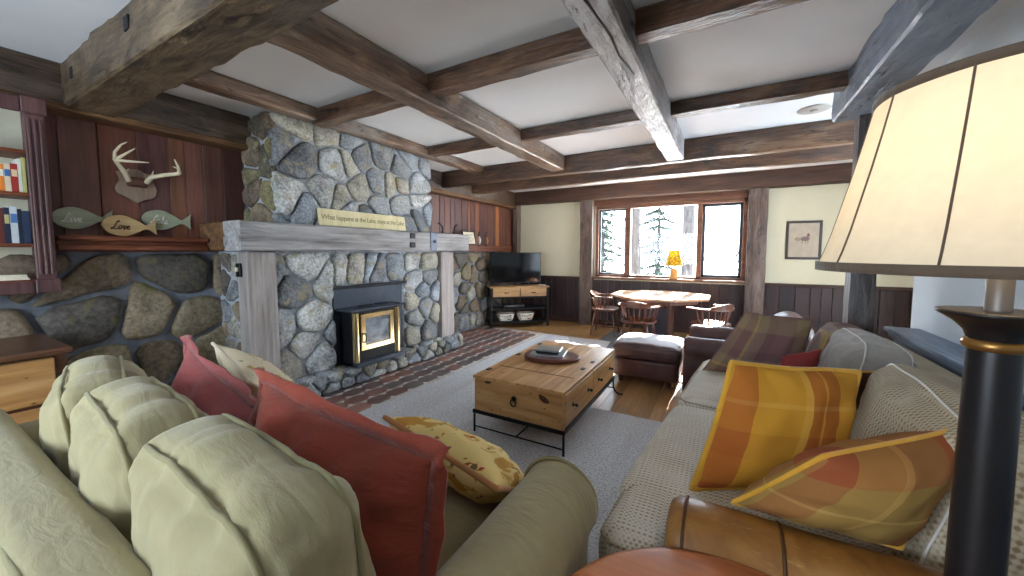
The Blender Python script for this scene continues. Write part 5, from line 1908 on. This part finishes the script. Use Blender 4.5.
# wooden fish
def catmull(pts, n=6):
    out = []
    m = len(pts)
    for i in range(m - 1):
        p0, p1, p2, p3 = pts[max(i - 1, 0)], pts[i], pts[i + 1], pts[min(i + 2, m - 1)]
        for k in range(n):
            t = k / n
            out.append(tuple(0.5 * ((2 * p1[j]) + (-p0[j] + p2[j]) * t + (2 * p0[j] - 5 * p1[j] + 4 * p2[j] - p3[j]) * t * t + (-p0[j] + 3 * p1[j] - 3 * p2[j] + p3[j]) * t ** 3) for j in range(2)))
    out.append(pts[-1])
    return out
GL = {
    'L': (1.15, [[(0.75, 1.75), (0.95, 2.0), (0.8, 2.15), (0.55, 1.8), (0.4, 0.9), (0.2, 0.2), (-0.1, 0.05), (-0.05, 0.3), (0.3, 0.2), (0.7, 0.0), (1.1, 0.2)]]),
    'i': (0.5, [[(0.0, 0.3), (0.15, 0.8), (0.2, 0.95), (0.15, 0.3), (0.25, 0.02), (0.5, 0.3)], [(0.28, 1.35), (0.31, 1.42)]]),
    'v': (0.75, [[(0.0, 0.4), (0.15, 0.9), (0.25, 0.9), (0.3, 0.1), (0.4, 0.05), (0.65, 0.7), (0.62, 0.95), (0.75, 0.85)]]),
    'e': (0.7, [[(0.0, 0.35), (0.35, 0.55), (0.45, 0.85), (0.25, 0.98), (0.1, 0.6), (0.15, 0.15), (0.4, 0.02), (0.7, 0.3)]]),
    'o': (0.75, [[(0.35, 0.98), (0.1, 0.8), (0.08, 0.25), (0.3, 0.0), (0.52, 0.25), (0.5, 0.8), (0.35, 0.98), (0.6, 0.85), (0.78, 0.9)]]),
    'a': (0.8, [[(0.55, 0.9), (0.3, 0.98), (0.08, 0.6), (0.12, 0.1), (0.35, 0.08), (0.55, 0.6), (0.6, 0.95), (0.56, 0.2), (0.65, 0.02), (0.82, 0.3)]]),
    'k': (0.75, [[(0.0, 0.3), (0.3, 1.3), (0.32, 1.9), (0.2, 1.8), (0.1, 0.8), (0.08, 0.0)], [(0.1, 0.45), (0.4, 0.95), (0.5, 0.8), (0.2, 0.5), (0.4, 0.15), (0.55, 0.02), (0.75, 0.25)]]),
}
def script_word(word, s, ox, oy, z, r, slant=0.25):
    mb = MB()
    x = 0.0
    for ch_ in word:
        w, strokes = GL[ch_]
        for stq in strokes:
            mb.tube([(ox + (x + p[0] + slant * p[1]) * s, oy + p[1] * s, z) for p in catmull(stq, 5)], r, 6)
        x += w
    return mb
FISH = [(-0.5, 0.02), (-0.46, 0.13), (-0.36, 0.22), (-0.2, 0.27), (-0.04, 0.25), (0.12, 0.17), (0.24, 0.08), (0.30, 0.055), (0.36, 0.10), (0.5, 0.24), (0.47, 0.06), (0.49, -0.16), (0.37, -0.06), (0.30, -0.045), (0.22, -0.07), (0.08, -0.16), (-0.1, -0.23), (-0.28, -0.21), (-0.42, -0.12)]
M_FGREEN = mat_wood('faded_green_paint', [rgb(140, 146, 124), rgb(162, 167, 142), rgb(176, 180, 156)], 0, 1, 0.7, 0.25, 0.06)
M_FTAN = mat_wood('tan_fish_wood', [rgb(170, 138, 92), rgb(196, 166, 118), rgb(210, 184, 140)], 0, 1, 0.7, 0.25, 0.06)
M_INKD = mat_plain('dark_brown_ink', rgb(70, 52, 40), 0.7)
M_INKW = mat_plain('white_ink', rgb(232, 230, 220), 0.7)
for (word, yc, zc_, L, xx, m, mi, lb, tilt) in (
        ('Live', 0.842, 1.655, 0.31, -4.035, M_FGREEN, M_INKW, 'green wooden fish lettered Live, nearest the bookcase above the ledge', 0.04),
        ('Love', 1.075, 1.612, 0.315, -4.0, M_FTAN, M_INKD, 'tan wooden fish lettered Love in dark script, between the two green fish', -0.02),
        ('Lake', 1.310, 1.672, 0.32, -4.035, M_FGREEN, M_INKW, 'green wooden fish lettered Lake, nearest the mantel above the ledge', -0.03)):
    fm = at(xx, yc, zc_, Matrix.Rotation(PI / 2, 4, 'Z') @ rotx(PI / 2) @ Matrix.Rotation(tilt, 4, 'Z'))
    f_ = thing('fish_sign', lb, 'fish sign', group='lettered wooden fish', mw=fm)
    po = catmull(FISH[:8] , 3)[:-1] + catmull(FISH[7:10], 2)[:-1] + catmull(FISH[9:12], 2)[:-1] + catmull(FISH[11:] + [FISH[0]], 3)[:-1]
    MB().prism([(p[0] * L, p[1] * L) for p in po], 0.016, None, 0.003).build('fish_board', m, f_)
    script_word(word, 0.030, -0.105, -0.022, 0.0165, 0.0034).build('lettering', mi, f_)

# antlers on a shield
an = thing('antler_mount', 'pale antlers mounted on a brown wooden shield on the board panelling', 'antler mount', (-4.038, 1.13, 1.94))
SHD = [(-0.105, 0.09), (-0.09, 0.03), (-0.12, -0.03), (-0.105, -0.075), (-0.05, -0.105), (0.0, -0.14), (0.05, -0.11), (0.105, -0.09), (0.125, -0.03), (0.105, 0.04), (0.115, 0.09), (0.06, 0.10), (0.01, 0.125), (-0.05, 0.105)]
Tm = Matrix.Rotation(PI / 2, 4, 'Z') @ rotx(PI / 2)
MB().prism(catmull(SHD + [SHD[0]], 3)[:-1], 0.022, Tm, 0.004).build('shield', mat_wood('shield_oak', [rgb(120, 98, 82), rgb(150, 128, 110), rgb(168, 148, 130)], 2, 1, 0.5), an)
MB().soft((0.035, 0.12, 0.075), 0.03, (0.012, 0, 0), 10, 0, T=at(0.036, 0.005, 0.02)).build('leather_pad', mat_plain('brown_hide', rgb(92, 58, 46), 0.7), an)
M_BONE = mat_plain('antler_bone', rgb(206, 194, 164), 0.5, 0.4, 0, 0.12, 18, 0.1)
def tine(mb, pts, r0, r1):
    p3 = [V(p) for p in pts]
    out = []
    for i in range(len(p3) - 1):
        for k in range(4):
            out.append(p3[i].lerp(p3[i + 1], k / 4))
    out.append(p3[-1])
    n = len(out)
    mb.tube(out, [r0 + (r1 - r0) * (i / (n - 1)) ** 1.3 for i in range(n)], 9)
m1 = MB()
tine(m1, [(0.05, -0.045, 0.02), (0.08, -0.075, 0.08), (0.12, -0.115, 0.125), (0.16, -0.145, 0.155)], 0.018, 0.012)
tine(m1, [(0.155, -0.142, 0.15), (0.18, -0.145, 0.20), (0.20, -0.115, 0.255), (0.21, -0.085, 0.28)], 0.012, 0.003)
tine(m1, [(0.15, -0.14, 0.148), (0.20, -0.10, 0.19), (0.22, -0.045, 0.245)], 0.012, 0.003)
tine(m1, [(0.15, -0.14, 0.148), (0.21, -0.06, 0.145), (0.24, 0.02, 0.15)], 0.012, 0.003)
tine(m1, [(0.08, -0.075, 0.08), (0.10, -0.055, 0.105)], 0.008, 0.003)
m1.build('antler', M_BONE, an)
m2 = MB()
tine(m2, [(0.05, 0.05, 0.02), (0.08, 0.075, 0.065), (0.12, 0.14, 0.09), (0.16, 0.20, 0.105), (0.18, 0.225, 0.115)], 0.018, 0.013)
tine(m2, [(0.175, 0.222, 0.11), (0.19, 0.21, 0.165), (0.20, 0.185, 0.215)], 0.014, 0.003)
tine(m2, [(0.19, 0.205, 0.15), (0.2, 0.175, 0.155)], 0.007, 0.003)
tine(m2, [(0.08, 0.075, 0.06), (0.10, 0.085, 0.115)], 0.010, 0.003)
m2.build('antler', M_BONE, an)

# ------------------------------------------------------------ bookcase with its books
bc = thing('bookcase', 'mahogany wall bookcase with fluted pilaster hanging over the stone wall', 'bookcase', (-3.9, 0.2, 1.13))
XF = -3.75
MB().box((RL + 0.005, -0.35, 1.17), (RL + 0.022, 0.64, 2.36), 0).build('back_panel', mat_plain('cream_back_panel', rgb(216, 212, 188), 0.8), bc, True)
MB().box((RL + 0.005, 0.60, 1.17), (XF - 0.012, 0.64, 2.36), 0.003).build('side_panel', M_CASEWOOD, bc, True)
MB().box((RL + 0.005, -0.37, 1.17), (XF - 0.012, -0.35, 2.36), 0.003).build('side_panel', M_CASEWOOD, bc, True)
mb = MB()
mb.box((XF - 0.02, 0.568, 1.25), (XF, 0.652, 2.27), 0.004)
for k in range(3):
    mb.box((XF - 0.002, 0.579 + 0.024 * k, 1.28), (XF + 0.007, 0.592 + 0.024 * k, 2.24), 0.003)
mb.build('pilaster', M_CASEWOOD, bc, True)
for (z0, z1) in ((1.16, 1.25), (2.27, 2.37)):
    MB().box((XF - 0.02, 0.56, z0), (XF + 0.012, 0.662, z1), 0.005).build('rosette_block', M_CASEWOOD, bc, True)
MB().box((XF - 0.02, -0.37, 2.27), (XF + 0.002, 0.56, 2.36), 0.005).build('head_rail', M_CASEWOOD, bc, True)
MB().box((XF - 0.02, -0.37, 1.16), (XF + 0.002, 0.56, 1.235), 0.005).build('bottom_rail', M_CASEWOOD, bc, True)
for zz in (1.245, 1.473, 1.786, 2.045):
    MB().box((RL + 0.02, -0.35, zz - 0.022), (XF - 0.022, 0.60, zz), 0.003).build('shelf', M_SHELFWOOD, bc, True)
M_PAGES = mat_plain('book_pages', rgb(226, 216, 190), 0.9, 0.1, 0, 0.06, 60, 0)
BK = {}
def book(y, th, h, z, col, label, grp, depth=0.16, band=None):
    if col not in BK:
        BK[col] = mat_plain('book_cover_%d' % len(BK), rgb(*col), 0.5, 0.4, 0, 0.08, 15, 0.02)
    xf = XF - 0.045
    b_ = thing('book', label, 'book', (xf - depth / 2, y + th / 2, z + 0.0008), 0, grp)
    mb = MB()
    mb.box((-depth / 2, -th / 2, 0), (depth / 2, -th / 2 + 0.003, h), 0.001)
    mb.box((-depth / 2, th / 2 - 0.003, 0), (depth / 2, th / 2, h), 0.001)
    mb.box((depth / 2 - 0.004, -th / 2, 0), (depth / 2, th / 2, h), 0.0015)
    mb.build('cover', BK[col], b_)
    MB().box((-depth / 2 + 0.006, -th / 2 + 0.0035, 0.003), (depth / 2 - 0.0045, th / 2 - 0.0035, h - 0.004), 0).build('pages', M_PAGES, b_)
    if band:
        if band not in BK:
            BK[band] = mat_plain('book_cover_%d' % len(BK), rgb(*band), 0.5, 0.4, 0, 0.08, 15, 0.02)
        MB().box((depth / 2 - 0.001, -th / 2 + 0.002, h * 0.55), (depth / 2 + 0.0012, th / 2 - 0.002, h * 0.8), 0.0004).build('spine_label', BK[band], b_)
g1, g2 = 'books on the upper shelf of the bookcase', 'books on the middle shelf of the bookcase'
y = 0.568
for th, h, col, lb, bd in ((0.016, 0.215, (196, 190, 120), 'slim yellow-green book at the pilaster end of the upper shelf', None), (0.014, 0.205, (226, 224, 214), 'slim white book beside the yellow-green one on the upper shelf', None),
                           (0.026, 0.17, (168, 52, 44), 'red paperback beside the slim white book on the upper shelf', (226, 200, 160)), (0.024, 0.165, (226, 206, 176), 'cream paperback with a blue label on the upper shelf', (60, 110, 170)),
                           (0.022, 0.16, (222, 130, 44), 'orange paperback left of the cream one on the upper shelf', (230, 225, 215)), (0.03, 0.175, (130, 60, 50), 'brick-red book left of the orange paperback on the upper shelf', None)):
    y -= th + 0.001
    book(y, th, h, 1.786, col, lb, g1, band=bd)
y = 0.568
for th, h, col, lb, bd in ((0.03, 0.20, (44, 58, 84), 'thick navy book at the pilaster end of the middle shelf', None), (0.016, 0.21, (30, 40, 60), 'thin dark blue book beside the thick navy one on the middle shelf', None),
                           (0.028, 0.225, (200, 206, 208), 'tall pale book with a blue label on the middle shelf', (80, 120, 170)), (0.022, 0.215, (36, 44, 66), 'dark blue book left of the tall pale one on the middle shelf', (180, 170, 120)),
                           (0.026, 0.21, (96, 46, 40), 'maroon book on the middle shelf, one away from the tall pale book', None), (0.024, 0.2, (124, 84, 60), 'brown book left of the maroon one on the middle shelf', None)):
    y -= th + 0.001
    book(y, th, h, 1.473, col, lb, g2, band=bd)
for k, (w, col, lb) in enumerate(((0.30, (196, 188, 200), 'pale lilac magazine lying lowest on the bottom shelf of the bookcase'), (0.28, (222, 220, 214), 'white magazine lying on the lilac one on the bottom shelf'), (0.27, (206, 200, 206), 'pale grey magazine topmost of the stack on the bottom shelf'))):
    b_ = thing('magazine', lb, 'magazine', (-3.90, 0.40, 1.2458 + 0.0115 * k), 0.03 * (k - 1), 'magazines on the bottom shelf')
    MB().box((-0.105, -w / 2, 0), (0.105, w / 2, 0.0015), 0).build('cover', mat_plain('magazine_cover_%d' % k, rgb(*col), 0.35), b_)
    MB().box((-0.103, -w / 2 + 0.002, 0.0016), (0.103, w / 2 - 0.002, 0.0105), 0).build('pages', M_PAGES, b_)

# round plate on the ceiling near the window and a vent at the right
vp = thing('ceiling_plate', 'round flat grey cover plate on the ceiling near the right-hand beam', 'ceiling plate', (0.62, 4.25, ZC - 0.012))
MB().lathe([(0.0, 0), (0.11, 0), (0.12, 0.004), (0.12, 0.0115), (0.0, 0.0115)], (0, 0, 0), 32, None, False).build('plate', mat_plain('grey_plate', rgb(168, 166, 160), 0.6), vp)
MB().lathe([(0.0, -0.004), (0.03, -0.004), (0.03, 0.001)], (0, 0, 0), 16, None, False).build('plate_cap', mat_plain('grey_cap', rgb(140, 138, 132), 0.6), vp)

# ------------------------------------------------------------ winter garden outside
mb = MB()
n = 24
vs, fs = [], []
for j in range(n + 1):
    for i in range(n + 1):
        x, y = -32 + 64 * i / n, RF + 0.3 + 48 * (j / n) ** 1.5
        vs.append((x, y, -0.35 + nz((x, y, 0), 0.25, 0.25) + 0.02 * max(0, y - 9)))
for j in range(n):
    for i in range(n):
        a = j * (n + 1) + i
        fs.append((a, a + 1, a + n + 2, a + n + 1))
mb.add(vs, fs, True)
struct(mb.build('ground', M_SNOW), 'snow covered ground outside the far window', 'snow')
t = NT('grey_bark', 0.9, 0.1)
_f = t.noise(t.coord((6, 6, 1.2)), 3, 5, 0.65, 0.6)
t.base(t.ramp(_f, [(0.35, rgb(32, 30, 30)), (0.6, rgb(54, 52, 54)), (0.72, rgb(96, 98, 102))]))
t.bump(_f, 0.8, 0.05)
M_BARK = t.m
M_NEEDLE = mat_attr('frosted_needles', 0.85, 0.15, 3, 0.7, 1.3, 0.0)
def trunk_mb(h, r, seed, top=0.5):
    mb = MB()
    pts = [(nz((0, 0, k * 0.6), 0.7, 0.06, seed), nz((3, 0, k * 0.6), 0.7, 0.06, seed), -0.4 + (h + 0.4) * k / 12) for k in range(13)]
    mb.tube(pts, [r * (1.12 if k == 0 else 1 - (1 - top) * k / 12) for k in range(13)], 14)
    return mb
def conifer(label, loc, h, spread, seed, z0=0.4, trunk_r=0.1, nl=16):
    rd = random.Random(seed)
    c = thing('conifer_tree', label, 'tree', loc)
    trunk_mb(h, trunk_r, seed, 0.15).build('trunk', M_BARK, c)
    mb = MB()
    for l in range(nl):
        f = l / nl
        z = z0 + (h - z0) * f
        R = spread * (1 - f) ** 0.8 + 0.1
        for b in range(7):
            a = rd.uniform(0, 2 * PI)
            L = R * rd.uniform(0.7, 1.1)
            m = max(4, int(L / 0.09))
            for k in range(1, m + 1):
                t_ = k / m
                p = V((math.cos(a) * L * t_, math.sin(a) * L * t_, z - 0.35 * L * t_ ** 1.6 + 0.06))
                for q in range(6):
                    s_ = rd.uniform(0.08, 0.17) * (1.15 - 0.5 * t_)
                    d = V((rd.uniform(-1, 1), rd.uniform(-1, 1), rd.uniform(-0.8, 0.4))).normalized()
                    e = d.cross(V((rd.uniform(-1, 1), rd.uniform(-1, 1), rd.uniform(-1, 1)))).normalized()
                    k2 = rd.uniform(0.8, 1.2)
                    cc = rgb(120, 126, 130) if rd.random() < 0.15 else rgb(36, 44, 38)
                    mb.col = tuple(x * k2 for x in cc)
                    mb.add([p - e * s_ * 0.25, p + d * s_ * 1.5, p + e * s_ * 0.25], [(0, 1, 2)])
    mb.build('foliage', M_NEEDLE, c)
    return c
tr = thing('tree_trunk', 'thick rough-barked trunk just right of the left window post, with conifer boughs behind', 'tree', (-1.98, 9.6, -0.3))
trunk_mb(7.5, 0.15, 3, 0.8).build('trunk', M_BARK, tr)
for k, (a, z) in enumerate(((0.4, 4.0), (2.6, 4.6), (1.6, 5.4), (4.0, 5.0))):
    MB().tube([(0, 0, z), (0.5 * math.cos(a), 0.5 * math.sin(a), z + 0.3), (1.2 * math.cos(a), 1.2 * math.sin(a), z + 0.5)], [0.06, 0.04, 0.015], 8).build('branch', M_BARK, tr)
tr = thing('tree_trunk', 'smooth grey trunk seen through the window beside its dark right-hand mullion', 'tree', (-0.92, 11.2, -0.3))
trunk_mb(8.0, 0.16, 5, 0.8).build('trunk', M_BARK, tr)
for k, (a, z) in enumerate(((0.9, 4.6), (3.0, 5.0), (1.8, 5.8))):
    MB().tube([(0, 0, z), (0.5 * math.cos(a), 0.5 * math.sin(a), z + 0.3), (1.3 * math.cos(a), 1.3 * math.sin(a), z + 0.6)], [0.06, 0.04, 0.015], 8).build('branch', M_BARK, tr)
conifer('frosted conifer filling the left window light', (-3.7, 12.6, -0.3), 5.5, 1.15, 1, 0.5, 0.12, 20)
conifer('frosted conifer behind the window lamp, between the two trunks', (-2.45, 16.2, -0.3), 5.2, 1.4, 2, 0.5, 0.10, 15)
conifer('small distant frosted conifer low behind the left window light', (-5.6, 17.5, -0.3), 4.2, 1.2, 3, 0.4, 0.10, 14)
def bush(label, loc, seed):
    rd = random.Random(seed)
    c = thing('bare_bush', label, 'bush', loc)
    M_TW = mat_plain('frosty_twig', rgb(58, 55, 55), 0.9, 0.1, 0, 0.2, 10, 0)
    def grow(mb, p, d, L, r, lv):
        q = p + d * L
        mb.tube([p, p.lerp(q, 0.5) + V((rd.uniform(-1, 1), rd.uniform(-1, 1), rd.uniform(-1, 1))) * L * 0.06, q], [r, r * 0.8, r * 0.6], 5, cap=False)
        if lv:
            for _ in range(3):
                e = (d + V((rd.uniform(-1, 1), rd.uniform(-1, 1), rd.uniform(-0.5, 0.7))) * 0.75).normalized()
                grow(mb, q, e, L * rd.uniform(0.6, 0.8), r * 0.6, lv - 1)
    for k in range(7):
        mb = MB()
        a = 2 * PI * k / 7
        grow(mb, V((0.05 * math.cos(a), 0.05 * math.sin(a), 0)), V((0.45 * math.cos(a), 0.45 * math.sin(a), 1)).normalized(), 0.62, 0.035, 4)
        mb.build('branch', M_TW, c)
bush('bare frosty bush on the snow seen through the right window light', (0.15, 17.0, 0.1), 4)
